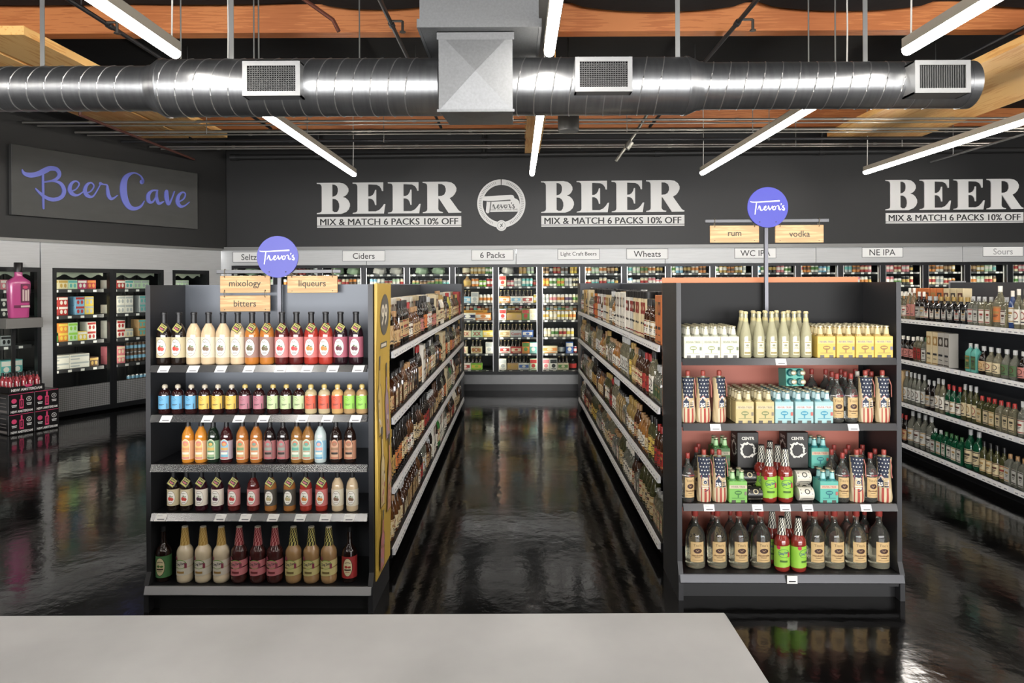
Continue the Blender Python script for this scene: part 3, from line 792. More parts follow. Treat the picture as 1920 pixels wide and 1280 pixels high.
RN = {'can': 'beer_can', 'short': 'soda_can', 'six': 'six_pack', 'carton': 'beer_carton', 'box': 'drink_box', 'cube': 'can_multipack', 'tray': 'can_case', 'wrap': 'wrapped_pack', 'growl': 'growler_bottle'}
EN = {'can': 'tall can', 'short': 'short can', 'six': 'bottle six-pack', 'carton': 'beer carton', 'box': 'upright box', 'cube': 'can multipack', 'tray': 'flat can case', 'wrap': 'plastic wrapped pack', 'growl': 'growler bottle'}
PAL = {'white': (228, 224, 214), 'cream': (222, 208, 170), 'orange': (224, 134, 52), 'yellow': (232, 200, 70), 'red': (184, 44, 40), 'pink': (222, 120, 130), 'green': (84, 140, 60), 'lime': (140, 205, 60), 'teal': (90, 180, 175), 'blue': (54, 96, 180),
       'sky': (120, 180, 215), 'navy': (36, 46, 84), 'purple': (96, 66, 110), 'black': (30, 30, 32), 'brown': (96, 66, 42), 'tan': (190, 150, 100), 'grey': (160, 164, 164), 'gold': (196, 156, 70), 'magenta': (190, 50, 100), 'mint': (190, 220, 180)}
def pm(n): return M(PAL[n], 0.42)
def shelf_row(items, u, w_, z, where, fr, umax, tag_group, rot=0.0):
    i = 0
    for it in items:
        kind, n, c1, c2 = it[:4]
        if kind == 'gap': u += n; continue
        for _ in range(n):
            wd = WID[kind]
            if u + wd > umax + 0.012: return
            i += 1
            if kind == 'wrap': mats = {RN[kind]: [M(PAL[c1], 0.2, coat=0.3)]}
            elif kind == 'growl': mats = {'growler_bottle': [M(PAL[c1], 0.15, coat=0.4)], 'label': [pm(c2)]}
            else: mats = {RN[kind]: [pm(c1), pm(c2)] if kind not in ('can', 'short') else [pm(c1), pm(c2), None]}
            tiers = it[4] if len(it) > 4 else 1
            hh = {'cube': 0.134, 'tray': 0.101, 'can': 0.159, 'short': 0.123}.get(kind, 0.13)
            for tt in range(tiers):
                up = (' upper' if tt else '')
                w = 0.36 if kind == 'wrap' else w_
                ob = KND[kind].spawn((u + wd / 2, w, z + 0.001 + tt * hh), rot, '%s and %s %s, %s along%s, %s' % (c1, c2, EN[kind], nth(i), up, where), 'beer' if kind != 'wrap' else 'pack', tag_group, fr, mats)
                if len(it) > 5:
                    dd, hz = {'six': (0.065, 0.063), 'carton': (0.09, 0.072), 'box': (0.09, 0.12), 'cube': (0.1, 0.07)}[kind]
                    OFF[ob.name] = (0, 0, 0)
                    part('lettering', MB().text(it[5], 0, hz, it[6], lambda a_, b_, d_: (a_, -dd - 0.0035 - d_, b_), 0.001, bold=0.02), pm(it[7]), ob)
            u += wd

# ------------------------------------------------------------------ cooler doors, racks and stock on the back wall
GLASS = glass_pane_mat()
FRAME_M = M((30, 31, 33), 0.35, 0.3)
LED = M((255, 248, 232), 0.4, emit=COOLER_STRENGTH)
bpx = [436, 518.5, 601, 683, 764, 849, 930, 1012, 1092, 1170.5, 1252.6, 1335.6, 1415, 1495.7, 1574.6, 1654, 1734, 1812, 1891.6, 1971]
BU = [BACK.px(x, 560)[0] for x in bpx]
SZ = [2.055, 1.83, 1.536, 1.232, 0.928, 0.64, 0.345]
ROWS = {
 5: [[('gap', .1, 0, 0), ('growl', 1, 'brown', 'cream'), ('can', 4, 'gold', 'cream'), ('can', 2, 'green', 'white')],
     [('gap', .12, 0, 0), ('growl', 1, 'tan', 'gold'), ('can', 2, 'orange', 'white'), ('short', 2, 'lime', 'white'), ('can', 2, 'red', 'white')],
     [('gap', .06, 0, 0), ('six', 1, 'sky', 'white'), ('box', 1, 'white', 'grey'), ('can', 4, 'white', 'orange')],
     [('gap', .07, 0, 0), ('carton', 1, 'white', 'navy'), ('carton', 1, 'orange', 'white'), ('box', 1, 'yellow', 'cream')],
     [('gap', .06, 0, 0), ('six', 1, 'cream', 'cream', 1, 'XX', .06, 'red'), ('six', 1, 'mint', 'mint', 1, 'XX', .07, 'red'), ('six', 1, 'yellow', 'cream')],
     [('six', 1, 'cream', 'cream', 1, 'SOL', .055, 'magenta'), ('gap', .05, 0, 0), ('six', 1, 'cream', 'gold', 1, 'SOL', .065, 'red'), ('gap', .06, 0, 0), ('box', 1, 'white', 'grey')],
     [('gap', .05, 0, 0), ('six', 1, 'white', 'red'), ('six', 1, 'lime', 'yellow')]],
 6: [[('wrap', 1, 'white', 'white'), ('gap', .06, 0, 0), ('can', 2, 'gold', 'tan'), ('can', 2, 'mint', 'grey')],
     [('box', 1, 'cream', 'red'), ('short', 2, 'pink', 'white'), ('can', 2, 'white', 'grey'), ('can', 3, 'teal', 'white'), ('short', 1, 'brown', 'red')],
     [('six', 1, 'orange', 'white'), ('six', 1, 'white', 'sky'), ('six', 1, 'white', 'red'), ('can', 1, 'yellow', 'white')],
     [('box', 1, 'white', 'red'), ('carton', 1, 'gold', 'tan'), ('box', 1, 'green', 'red'), ('box', 1, 'white', 'cream')],
     [('six', 1, 'cream', 'tan'), ('six', 1, 'grey', 'grey', 1, 'Coors', .05, 'red'), ('six', 1, 'blue', 'white')],
     [('six', 1, 'white', 'red'), ('six', 1, 'red', 'cream'), ('box', 1, 'orange', 'green'), ('box', 1, 'teal', 'white')],
     [('box', 1, 'white', 'grey'), ('six', 1, 'tan', 'gold'), ('six', 1, 'white', 'blue'), ('box', 1, 'mint', 'red')]],
 7: [[('can', 2, 'tan', 'brown'), ('can', 1, 'black', 'grey'), ('can', 2, 'red', 'tan'), ('can', 2, 'grey', 'brown'), ('gap', .03, 0, 0), ('can', 2, 'yellow', 'gold')],
     [('can', 2, 'orange', 'yellow'), ('can', 2, 'white', 'green'), ('can', 2, 'lime', 'orange'), ('can', 2, 'white', 'grey'), ('can', 2, 'cream', 'black')],
     [('can', 2, 'white', 'grey'), ('can', 2, 'white', 'pink'), ('can', 2, 'white', 'orange'), ('can', 2, 'white', 'purple'), ('can', 2, 'cream', 'green')],
     [('can', 2, 'white', 'gold'), ('can', 2, 'cream', 'white'), ('can', 3, 'white', 'yellow'), ('can', 2, 'cream', 'orange')],
     [('gap', .03, 0, 0), ('can', 2, 'cream', 'white'), ('can', 2, 'white', 'green'), ('can', 2, 'cream', 'red'), ('can', 2, 'white', 'yellow')],
     [('carton', 1, 'cream', 'orange'), ('growl', 1, 'black', 'grey'), ('box', 1, 'blue', 'white'), ('short', 1, 'red', 'white')],
     [('box', 1, 'white', 'pink'), ('box', 1, 'white', 'black'), ('six', 1, 'cream', 'green'), ('growl', 1, 'black', 'red')]],
}
rr = random.Random(11)
CANC = [('white', 'grey'), ('cream', 'red'), ('tan', 'green'), ('white', 'orange'), ('grey', 'teal'), ('gold', 'white'), ('red', 'cream'), ('brown', 'tan'), ('white', 'green'), ('mint', 'white'), ('pink', 'white'), ('orange', 'brown'), ('sky', 'white'), ('black', 'gold')]
for i in range(len(BU) - 1):
    u0, u1 = BU[i], BU[i + 1]
    nm = nth(i + 1) + ' glass door from the corner'
    # the door
    d = thing('cooler_door', 'black framed glass cooler door, ' + nm, 'cooler door', ((u0 + u1) / 2, 0, 0.29), BACK, 'glass doors of the long cooler')
    b = 0.045; e = 0.0004
    mb = MB().box(u0 + e, u0 + b, -0.035, 0.03, 0.29, 2.222).box(u1 - b, u1 - e, -0.035, 0.03, 0.29, 2.222).box(u0 + b, u1 - b, -0.035, 0.03, 2.222 - 0.05, 2.222).box(u0 + b, u1 - b, -0.035, 0.03, 0.29, 0.345)
    part('door_frame', mb, FRAME_M, d)
    part('glass_pane', MB().box(u0 + b, u1 - b, -0.006, 0.0, 0.345, 2.172), GLASS, d)
    part('edge_trim', MB().box(u1 - b - 0.012, u1 - b, -0.037, -0.03, 0.345, 2.172).box(u0 + b, u0 + b + 0.008, -0.037, -0.03, 0.345, 2.172), SILVER, d)
    part('handle', MB().tube([(u1 - 0.02, -0.035, 1.0), (u1 - 0.02, -0.07, 1.03), (u1 - 0.02, -0.07, 1.42), (u1 - 0.02, -0.035, 1.45)], 0.009, 6), SILVER, d)
    # the rack
    r = thing('cooler_rack', 'dark shelf rack behind the ' + nm, 'shelf', ((u0 + u1) / 2, 0.15, 0.3), BACK, 'racks in the long cooler')
    mb = MB()
    for x in (u0 + 0.012, u1 - 0.012): mb.box(x - 0.008, x + 0.008, 0.93, 0.96, 0.29, 2.3).box(x - 0.008, x + 0.008, 0.11, 0.14, 0.29, 2.3)
    part('upright', mb, BLACK_METAL, r)
    full = i in ROWS
    for k, z in enumerate(SZ):
        s = part('shelf', MB().box(u0 + 0.025, u1 - 0.025, 0.13, 0.8, z - 0.015, z), M((50, 50, 52), 0.45), r)
        if full or k < 3:
            mb = MB().box(u0 + 0.025, u1 - 0.025, 0.115, 0.128, z - 0.03, z)
            for q in range(4):
                x = u0 + 0.09 + q * 0.155 + rr.uniform(-0.02, 0.02)
                mb.box(x, x + 0.05, 0.108, 0.115, z - 0.03, z, 1)
            part('price_strip', mb, [M((70, 70, 72), 0.4), WHITE_CARD], s)
    part('led_strip', MB().box(u0 + 0.008, u0 + 0.032, 0.034, 0.05, 0.45, 2.15), LED, r)
    # the stock
    W = 'behind the ' + nth(i + 1) + ' cooler door'
    if full:
        for k, row in enumerate(ROWS[i]):
            shelf_row(row, u0 + 0.04, 0.25, SZ[k], nth(k + 1) + ' shelf ' + W, BACK, u1 - 0.03, 'stock in the long cooler')
        for c in range(9):        # second tier of cans on the fourth shelf, behind the cartons
            a, bb = rr.choice(CANC)
            K_short.spawn((u0 + 0.08 + c * 0.07, 0.42, SZ[3] + 0.131), 0, '%s and %s short can, raised back row, %s along, %s' % (a, bb, nth(c + 1), W), 'beer', 'stock in the long cooler', BACK, {'soda_can': [pm(a), pm(bb), None]})
        t = thing('shelf_banner', 'small yellow strip sign over the fourth shelf ' + W, 'sign', ((u0 + u1) / 2, 0.4, SZ[3] + 0.13), BACK)
        part('strip', MB().box(u0 + 0.12, u1 - 0.18, 0.335, 0.34, SZ[3] + 0.131, SZ[3] + 0.175).art(lambda u, v, o: (u, 0.335 - o, v), [('rect', u0 + 0.2, u1 - 0.25, SZ[3] + 0.147, SZ[3] + 0.158, 1)]), [M((226, 164, 50), 0.5), M((150, 90, 20), 0.5)], t)
        K_riser = MB().box(u0 + 0.05, u1 - 0.05, 0.36, 0.75, SZ[3] + 0.001, SZ[3] + 0.129)
        solo('display_riser', K_riser, BLACK_METAL, 'black riser holding the raised cans on the fourth shelf ' + W, 'riser', ((u0 + u1) / 2, 0.5, SZ[3]), BACK)
    else:
        rows = [0, 1] if i < 14 else [0, 1, 2]
        for k in rows:
            row = []
            if k == 0 and i in (2, 3, 4, 0):
                row = [('wrap', 2, 'white' if i % 2 else 'mint', 'white')]
            else:
                while sum(x[1] for x in row) < 9:
                    a, bb = rr.choice(CANC); row.append(('can' if rr.random() < .8 else 'short', 2, a, bb))
            shelf_row(row, u0 + 0.045, 0.23, SZ[k], nth(k + 1) + ' shelf ' + W, BACK, u1 - 0.03, 'stock in the long cooler')

# ------------------------------------------------------------------ the cooler in the slanted wall
def diamond_mat():
    m = bpy.data.materials.new('diamond_plate'); m.use_nodes = True
    nt = m.node_tree; p = nt.nodes['Principled BSDF']
    p.inputs['Base Color'].default_value = lin((170, 170, 170)); p.inputs['Metallic'].default_value = 0.7; p.inputs['Roughness'].default_value = 0.42
    tc = nt.nodes.new('ShaderNodeTexCoord'); mp = nt.nodes.new('ShaderNodeMapping'); mp.inputs['Rotation'].default_value = (0, radians(45), 0)
    ck = nt.nodes.new('ShaderNodeTexChecker'); ck.inputs['Scale'].default_value = 52.0
    bp = nt.nodes.new('ShaderNodeBump'); bp.inputs['Strength'].default_value = 1.0; bp.inputs['Distance'].default_value = 0.012
    nt.links.new(tc.outputs['Object'], mp.inputs['Vector']); nt.links.new(mp.outputs['Vector'], ck.inputs['Vector'])
    ck.inputs['Color1'].default_value = lin((138, 138, 138)); ck.inputs['Color2'].default_value = lin((186, 186, 186)); nt.links.new(ck.outputs['Color'], p.inputs['Base Color'])  # two greys put the shading of the raised diamonds into the colour
    nt.links.new(ck.outputs['Fac'], bp.inputs['Height']); nt.links.new(bp.outputs['Normal'], p.inputs['Normal'])
    return m
DIAMOND = diamond_mat()
LD = [(-4.62, -3.77, 'farthest from the corner'), (-3.77, -2.92, 'behind the pink bottle display'), (-2.77, -1.92, 'beside the brushed steel column'), (-1.92, -1.095, 'in the middle of the slanted wall'), (-0.935, -0.25, 'nearest the corner, mostly behind the bitters shelf')]
LZ = [1.83, 1.45, 1.07, 0.67, 0.3]
LROWS = {
 1: [[('cube', 3, 'teal', 'white'), ('cube', 2, 'pink', 'white')], [('cube', 4, 'black', 'white', 2), ('cube', 2, 'teal', 'cream', 2)], [('cube', 4, 'grey', 'black', 1)], [('box', 3, 'mint', 'orange'), ('box', 2, 'teal', 'white')], []],
 2: [[('cube', 2, 'cream', 'gold'), ('cube', 1, 'mint', 'teal'), ('cube', 1, 'magenta', 'white'), ('cube', 1, 'red', 'orange')],
     [('cube', 2, 'red', 'white', 2), ('gap', .1, 0, 0), ('cube', 1, 'sky', 'red', 2), ('cube', 2, 'yellow', 'grey', 2)],
     [('cube', 1, 'green', 'black'), ('cube', 1, 'orange', 'yellow', 2), ('cube', 1, 'mint', 'lime', 2), ('cube', 1, 'yellow', 'white'), ('cube', 1, 'white', 'red', 2)],
     [('tray', 2, 'white', 'grey', 2), ('cube', 1, 'brown', 'gold')], []],
 3: [[('cube', 1, 'white', 'red'), ('cube', 1, 'red', 'white'), ('cube', 1, 'white', 'teal'), ('cube', 2, 'mint', 'grey')],
     [('cube', 1, 'white', 'black'), ('cube', 2, 'white', 'grey', 2), ('gap', .1, 0, 0), ('cube', 1, 'grey', 'teal', 2)],
     [('cube', 2, 'white', 'red', 2), ('cube', 1, 'cream', 'grey'), ('gap', .08, 0, 0), ('cube', 1, 'tan', 'teal', 2)],
     [('cube', 2, 'pink', 'cream', 2), ('gap', .06, 0, 0), ('can', 5, 'brown', 'sky', 2)], [('gap', .35, 0, 0), ('can', 5, 'sky', 'brown')]],
 4: [[('cube', 3, 'mint', 'grey')], [('cube', 3, 'tan', 'white')], [], [], []]}
for i, (u0, u1, where) in enumerate(LD):
    d = thing('cooler_door', 'glass cooler door in the slanted wall, ' + where, 'cooler door', ((u0 + u1) / 2, 0, 0.03), LEFT, 'glass doors in the slanted wall')
    b = 0.05; e = 0.0004
    mb = MB().box(u0 + e, u0 + b, -0.03, 0.05, 0.03, 2.13).box(u1 - b, u1 - e, -0.03, 0.05, 0.03, 2.13).box(u0 + b, u1 - b, -0.03, 0.05, 2.07, 2.13).box(u0 + b, u1 - b, -0.03, 0.05, 0.03, 0.1)
    if i in (2, 3): mb.box(u0 + b, u1 - b, -0.02, 0.01, 1.0, 1.025)
    part('door_frame', mb, FRAME_M, d)
    part('glass_pane', MB().box(u0 + b, u1 - b, -0.006, 0.0, 0.43, 2.07), GLASS, d)
    part('kick_plate', MB().box(u0 + b, u1 - b, -0.012, -0.001, 0.1, 0.43), DIAMOND, d, label='silver diamond tread plate')
    r = thing('cooler_rack', 'dark shelf rack in the slanted wall cooler, ' + where, 'shelf', ((u0 + u1) / 2, 0.3, 0.1), LEFT, 'racks in the slanted wall cooler')
    mb = MB()
    for x in (u0 + 0.012, u1 - 0.012): mb.box(x - 0.008, x + 0.008, 0.9, 0.93, 0.1, 2.25)
    part('upright', mb, BLACK_METAL, r)
    for k, z in enumerate(LZ):
        s = part('shelf', MB().box(u0 + 0.03, u1 - 0.03, 0.16, 0.85, z - 0.05, z), M((48, 48, 50), 0.45), r)
        mb = MB()
        for q in range(4):
            x = u0 + 0.12 + q * 0.18
            mb.box(x, x + 0.05, 0.154, 0.16, z - 0.045, z - 0.012)
        part('price_tag', mb, WHITE_CARD, s)
        if i in LROWS and LROWS[i][k]:
            shelf_row(LROWS[i][k], u0 + 0.06, 0.3, z, nth(k + 1) + ' shelf, slanted cooler ' + {1: 'behind pink display', 2: 'by steel column', 3: 'past the mullion', 4: 'nearest corner'}[i], LEFT, u1 - 0.05, 'stock in the slanted wall cooler')
    part('led_strip', MB().box(u0 + 0.01, u0 + 0.03, 0.054, 0.07, 0.5, 2.05), LED, r)
    mb = MB(); n = 24
    zz = [2.02 - 0.025 * sin(2 * pi * j / 8.0) for j in range(n + 1)]
    xs = [u0 + 0.06 + (u1 - u0 - 0.12) * j / n for j in range(n + 1)]
    mb.add([(x, 0.13, z) for x, z in zip(xs, zz)] + [(x, 0.13, 2.12) for x in xs] + [(x, 0.14, z) for x, z in zip(xs, zz)] + [(x, 0.14, 2.12) for x in xs], [q for j in range(n) for q in ((j, j + 1, n + 2 + j, n + 1 + j), (2 * n + 2 + j, 2 * n + 3 + j, 3 * n + 4 + j, 3 * n + 3 + j))])
    part('valance', mb, M((150, 156, 140), 0.4), r, label='wavy pale valance')
# hard seltzer carton with white lettering, seen beside the pink bottle
t = thing('seltzer_carton', 'black carton with white lettering beside the giant pink bottle, behind glass', 'carton', (-3.52, 0.17, 1.451), LEFT)
mb = MB().cbox(0.003, -3.66, -3.38, 0.165, 0.19, 1.455, 1.72)
mb.text('TRULY', -3.52, 1.6, 0.07, lambda u, v, d: (u, 0.165 - d, v), 0.001, m=1, bold=0.03).box(-3.6, -3.44, 0.163, 0.165, 1.525, 1.54, 1)
part('carton_front', mb, [M((34, 34, 38), 0.5), WHITE_CARD], t)

# ------------------------------------------------------------------ pink bottle display in front of the slanted wall
PINK = M((204, 76, 140), 0.25, coat=0.5)
HOTPINK = M((225, 60, 110), 0.5)
def case_mb():
    mb = MB().cbox(0.004, -0.148, 0.148, -0.2, 0.2, 0, 0.258)
    sf = flat_front(-0.2)
    mb.art(sf, [('rect', -0.14, 0.14, 0.247, 0.253, 1), ('ell', -0.085, 0.165, 0.03, 0.03, 1), ('rect', -0.024, 0.024, 0.06, 0.18, 1), ('rect', -0.01, 0.01, 0.18, 0.235, 1), ('rect', -0.014, 0.014, 0.085, 0.165, 0), ('rect', -0.005, 0.005, 0.095, 0.155, 1),
                ('ell', 0.085, 0.175, 0.03, 0.03, 2), ('ell', 0.085, 0.175, 0.024, 0.024, 0), ('line', [(0.076, 0.165, .004), (0.085, 0.188, .005), (0.094, 0.165, .004)], 2), ('rect', 0.079, 0.091, 0.17, 0.1735, 2), ('rect', -0.115, -0.055, 0.105, 0.115, 2), ('rect', -0.11, -0.06, 0.088, 0.097, 2), ('rect', 0.055, 0.115, 0.115, 0.125, 2), ('rect', 0.06, 0.11, 0.098, 0.107, 2),
                ('txt', 'NEW AMSTERDAM', 0.0, 0.03, 0.03, 0.25, 2, 0.03)])
    sd = lambda u, v, off: (-0.148 - off, u, v)
    mb.art(sd, [('rect', -0.17, 0.17, 0.02, 0.05, 3), ('rect', -0.15, 0.1, 0.09, 0.1, 3), ('rect', -0.15, 0.12, 0.13, 0.14, 3), ('rect', -0.15, 0.08, 0.2, 0.21, 3)])
    return mb
K_case = Kind('liquor_case', case_mb(), [M((20, 18, 19), 0.4), HOTPINK, WHITE_CARD, M((110, 104, 100), 0.6)])
for c, uu in enumerate((-3.45, -3.15)):
    for lv in range(2):
        K_case.spawn((uu, -0.4, 0.002 + lv * 0.259), 0, 'black and pink liquor case, %s, %s' % (('lower', 'upper')[lv], ('under the giant pink bottle', 'toward the steel column')[c]), 'case', 'stacked liquor cases', LEFT)
ty = -0.38
tray = thing('bottle_tray', 'open black display tray holding mini pink bottles on the cases', 'tray', (-3.36, ty, 0.522), LEFT)
a0, a1 = -3.575, -3.15
mb = MB().box(a0, a1, ty - 0.17, ty + 0.15, 0.522, 0.528).box(a0, a1, ty - 0.17, ty - 0.165, 0.522, 0.60).box(a0, a0 + 0.005, ty - 0.17, ty + 0.15, 0.522, 0.60).box(a1 - 0.005, a1, ty - 0.17, ty + 0.15, 0.522, 0.60)
mb.text('NEW AMSTERDAM', (a0 + a1) / 2, 0.555, 0.035, lambda u, v, d: (u, ty - 0.17 - d, v), 0.001, w=0.36, m=1, bold=0.03)
mb.art(lambda u, v, d: (u, ty - 0.17 - d, v), [('ell', (a0 + a1) / 2 + 0.02, 0.6, 0.045, 0.018, 2)])
part('tray_wall', mb, [M((22, 20, 21), 0.45), WHITE_CARD, HOTPINK], tray)
K_mini = Kind('pink_vodka_bottle', MB().lathe([(0.028, 0), (0.035, 0.01), (0.032, 0.13), (0.028, 0.155), (0.013, 0.175), (0.013, 0.21)], 14), [M((170, 40, 52), 0.15, coat=0.6)])
K_mini.add('cap', MB().lathe([(0.015, 0.195), (0.015, 0.235), (0.012, 0.238)], 12), [M((25, 22, 22), 0.4)])
K_mini.add('label', MB().art(cyl(0.034), [('poly', [(-0.02, 0.12), (0.02, 0.12), (0.014, 0.045), (-0.014, 0.045)], 0), ('rect', -0.006, 0.006, 0.055, 0.11, 1)]), [M((225, 215, 210), 0.5), M((150, 60, 70), 0.5)])
for r_ in range(3):
    for c in range(5):
        K_mini.spawn((-3.53 + c * 0.078, ty - 0.125 + r_ * 0.09, 0.529), 0, 'small red-pink vodka bottle in the tray, %s row from front, %s across' % (nth(r_ + 1), nth(c + 1)), 'bottle', 'mini bottles in the tray', LEFT)
st = thing('display_stand', 'grey display stand carrying the giant pink bottle', 'stand', (-3.3, -0.28, 0), LEFT)
gm = M((110, 108, 104), 0.5)
part('platform', MB().cbox(0.004, -3.53, -3.1, -0.42, 0.0 - 0.06, 1.33, 1.46), gm, st)
part('post', MB().box(-3.33, -3.29, -0.13, -0.1, 0.012, 1.33), BLACK_METAL, st)
part('foot_plate', MB().box(-3.5, -3.1, -0.18, -0.06, 0.0, 0.012), BLACK_METAL, st)
gb = thing('giant_bottle', 'giant pink display bottle standing on the grey stand', 'bottle', (-3.31, -0.25, 1.461), LEFT)
def squash(mb, k, y0): mb.v = [(x, y0 + (y - y0) * k, z) for x, y, z in mb.v]; return mb
mb = MB().lathe([(0.105, 0), (0.112, 0.012), (0.13, 0.45), (0.125, 0.48), (0.06, 0.53), (0.045, 0.545), (0.042, 0.62)], 32, q=5, cx=0, cy=0)
mb = squash(mb, 0.5, 0); mb.v = [(x - 3.31, y - 0.25, z + 1.461) for x, y, z in mb.v]
part('bottle_body', mb, PINK, gb)
mb = MB().lathe([(0.05, 0.6), (0.05, 0.72), (0.046, 0.725)], 20); mb.v = [(x - 3.31, y - 0.25, z + 1.461) for x, y, z in mb.v]
part('cap', mb, [M((24, 20, 20), 0.35)], gb)
sf = lambda u, v, d: (-3.31 + u, -0.25 - 0.0655 - d, 1.461 + v)
mb = MB().art(sf, [('rect', -0.005, 0.105, 0.2, 0.44, 0), ('rect', 0.001, 0.099, 0.206, 0.434, 1), ('ell', 0.05, 0.4, 0.03, 0.02, 2), ('rect', 0.045, 0.07, 0.22, 0.36, 3), ('rect', 0.015, 0.035, 0.22, 0.37, 3), ('rect', 0.076, 0.094, 0.22, 0.37, 3), ('rect', -0.085, 0.105, 0.13, 0.165, 1), ('rect', -0.005, 0.1, 0.136, 0.16, 3)])
part('label', mb, [M((60, 20, 40), 0.5), M((120, 40, 80), 0.5), HOTPINK, M((215, 190, 180), 0.5)], gb)

# ------------------------------------------------------------------ counter in the foreground
CONC = M((148, 147, 146), 0.42, noise=0.16, scale=2.6, bump=0.03)
ct = thing('counter', 'pale grey concrete-look counter top in front of the shelves', 'counter', (-1.2, 1.55, 0), WORLD)
part('counter_top', MB().cbox(0.005, -3.4, 0.6, 1.0, 1.975, 0.87, 0.92), CONC, ct)
part('counter_body', MB().box(-3.38, 0.52, 1.06, 1.9, 0.08, 0.87), M((46, 46, 47), 0.5), ct)
part('toe_kick', MB().box(-3.36, 0.48, 1.12, 1.84, 0.0, 0.08), BLACK_METAL, ct)

# ------------------------------------------------------------------ shelving
SHELF_BLACK = M((16, 16, 18), 0.38, noise=0.05, scale=6)
def endcap(fr, label, zs, base, w, back_mat, rail_mat, tags, skew):
    t = thing('shelf_end_cap', label, 'shelf', (0, 0.2, 0), fr)
    h = w / 2
    for s in (-1, 1):
        x0, x1 = sorted((s * h, s * (h + 0.028)))
        mb = MB()
        prof = [(0.0, 0.0), (0.43, 0.0), (0.43, 1.875), (0.0, 1.875), (0.0, 0.22), (-0.03, 0.15), (-0.03, 0.0)]
        n = len(prof)
        mb.add([(x, y, z) for x in (x0, x1) for y, z in prof], [tuple(range(n)), tuple(range(n, 2 * n))] + [(i, (i + 1) % n, n + (i + 1) % n, n + i) for i in range(n)])
        part('side_panel', mb, M((40, 40, 42), 0.4, 0.2), t)
    part('back_panel', MB().box(-h, h, 0.405, 0.43, 0.06, 1.875), back_mat, t)
    part('base_deck', MB().box(-h, h, -0.02, 0.405, base - 0.075, base), SHELF_BLACK, t)
    mb = MB(); pr_ = ((-0.02, base - 0.002), (-0.03, base - 0.002), (-0.046, base - 0.045), (-0.042, base - 0.05), (-0.02, base - 0.05))
    mb.add([(x, y, z) for x in (-h - 0.02, h + 0.02) for y, z in pr_], [(i, (i + 1) % 5, 5 + (i + 1) % 5, 5 + i) for i in range(5)] + [(0, 1, 2, 3, 4), (5, 6, 7, 8, 9)])
    part('base_rail', mb, M((168, 168, 170), 0.32, 0.9) if skew else M((62, 62, 64), 0.34, 0.85), t)
    part('kick_plate', MB().box(-h, h, 0.03, 0.05, 0, base - 0.075), BLACK_METAL, t)
    for k, z in enumerate(zs):
        s = part('shelf', MB().box(-h + 0.004, h - 0.004, 0.0, 0.385, z - 0.022, z), SHELF_BLACK, t)
        mb = MB()
        y0, y1 = -0.004, -0.022
        mb.add([(x, y, zz) for x in (-h + 0.006, h - 0.006) for y, zz in ((0.004, z + 0.001), (y0, z + 0.001), (y1, z - 0.038), (0.004, z - 0.04))], [(0, 1, 5, 4), (1, 2, 6, 5), (2, 3, 7, 6), (3, 0, 4, 7), (0, 1, 2, 3), (4, 5, 6, 7)])
        part('price_rail', mb, rail_mat, s)
        for x in tags[k]:
            mb = MB(); q = 0.031
            P = lambda u, v: (x + u + skew * v, -0.0225 + 0.018 * v / 0.039 - 0.0015, z - 0.038 + v)
            mb.add([P(-q, 0.0), P(q, 0.0), P(q, 0.036), P(-q, 0.036)], [(0, 1, 2, 3)])
            mb.add([(a, b_ + 0.0012, c) for a, b_, c in (P(-q, 0.0), P(q, 0.0), P(q, 0.036), P(-q, 0.036))], [(0, 1, 2, 3)])
            mb.add([(a, b_ - 0.0005, c) for a, b_, c in (P(-q * .6, 0.006), P(q * .7, 0.006), P(q * .7, 0.012), P(-q * .6, 0.012))], [(0, 1, 2, 3)], 1)
            mb.add([(a, b_ - 0.0005, c) for a, b_, c in (P(-q * .8, 0.026), P(q * .1, 0.026), P(q * .1, 0.029), P(-q * .8, 0.029))], [(0, 1, 2, 3)], 2)
            part('price_tag', mb, [WHITE_CARD, M((110, 110, 112), 0.6), M((170, 170, 170), 0.6)], s)
    return t
def lx(fr, pxs, y, w=-0.02): return [fr.px(p, y, w)[0] for p in pxs]
ZL, ZR = [1.412, 1.126, 0.841, 0.559], [1.425, 1.038, 0.563]
BL_, BR_ = 0.153, 0.157
RAIL_L = M((128, 128, 129), 0.22, 0.92)
RAIL_R = M((98, 98, 100), 0.28, 0.9)
endcap(ENDL, 'black shelf end cap stocked with mixers under the mixology board', ZL, BL_, 1.262, M((82, 86, 93), 0.38, 0.25, noise=0.03, scale=3), RAIL_L,
       [lx(ENDL, [305, 360, 412, 465, 524, 574, 622, 670], 688), lx(ENDL, [309, 387, 446, 492, 565, 612, 665], 781), [], lx(ENDL, [300, 411, 458, 510, 561, 608, 653], 966)], 0.25)
endcap(ENDR, 'black shelf end cap stocked with tonics and vodka under the rum board', ZR, BR_, 1.268, M((12, 12, 13), 0.45, noise=0.03, scale=3, spec=0.2), RAIL_R,
       [lx(ENDR, [1465], 680), lx(ENDR, [1342, 1601], 804), lx(ENDR, [1330, 1421, 1473, 1515, 1625], 952)], 0.0)
x0 = ENDR.px(1485, 1084, -0.05)[0]
solo('price_tag_card', MB().box(x0 - 0.03, x0 + 0.03, -0.055, -0.049, BR_ - 0.045, BR_ + 0.0).art(lambda u, v, d: (x0 + u, -0.055 - d, BR_ - 0.02 + v), [('rect', -0.02, 0.02, -0.015, -0.008, 1)]), [WHITE_CARD, INK], 'white price card clipped to the lowest rail of the vodka end cap', 'card', (x0, -0.05, BR_ - 0.04), ENDR)
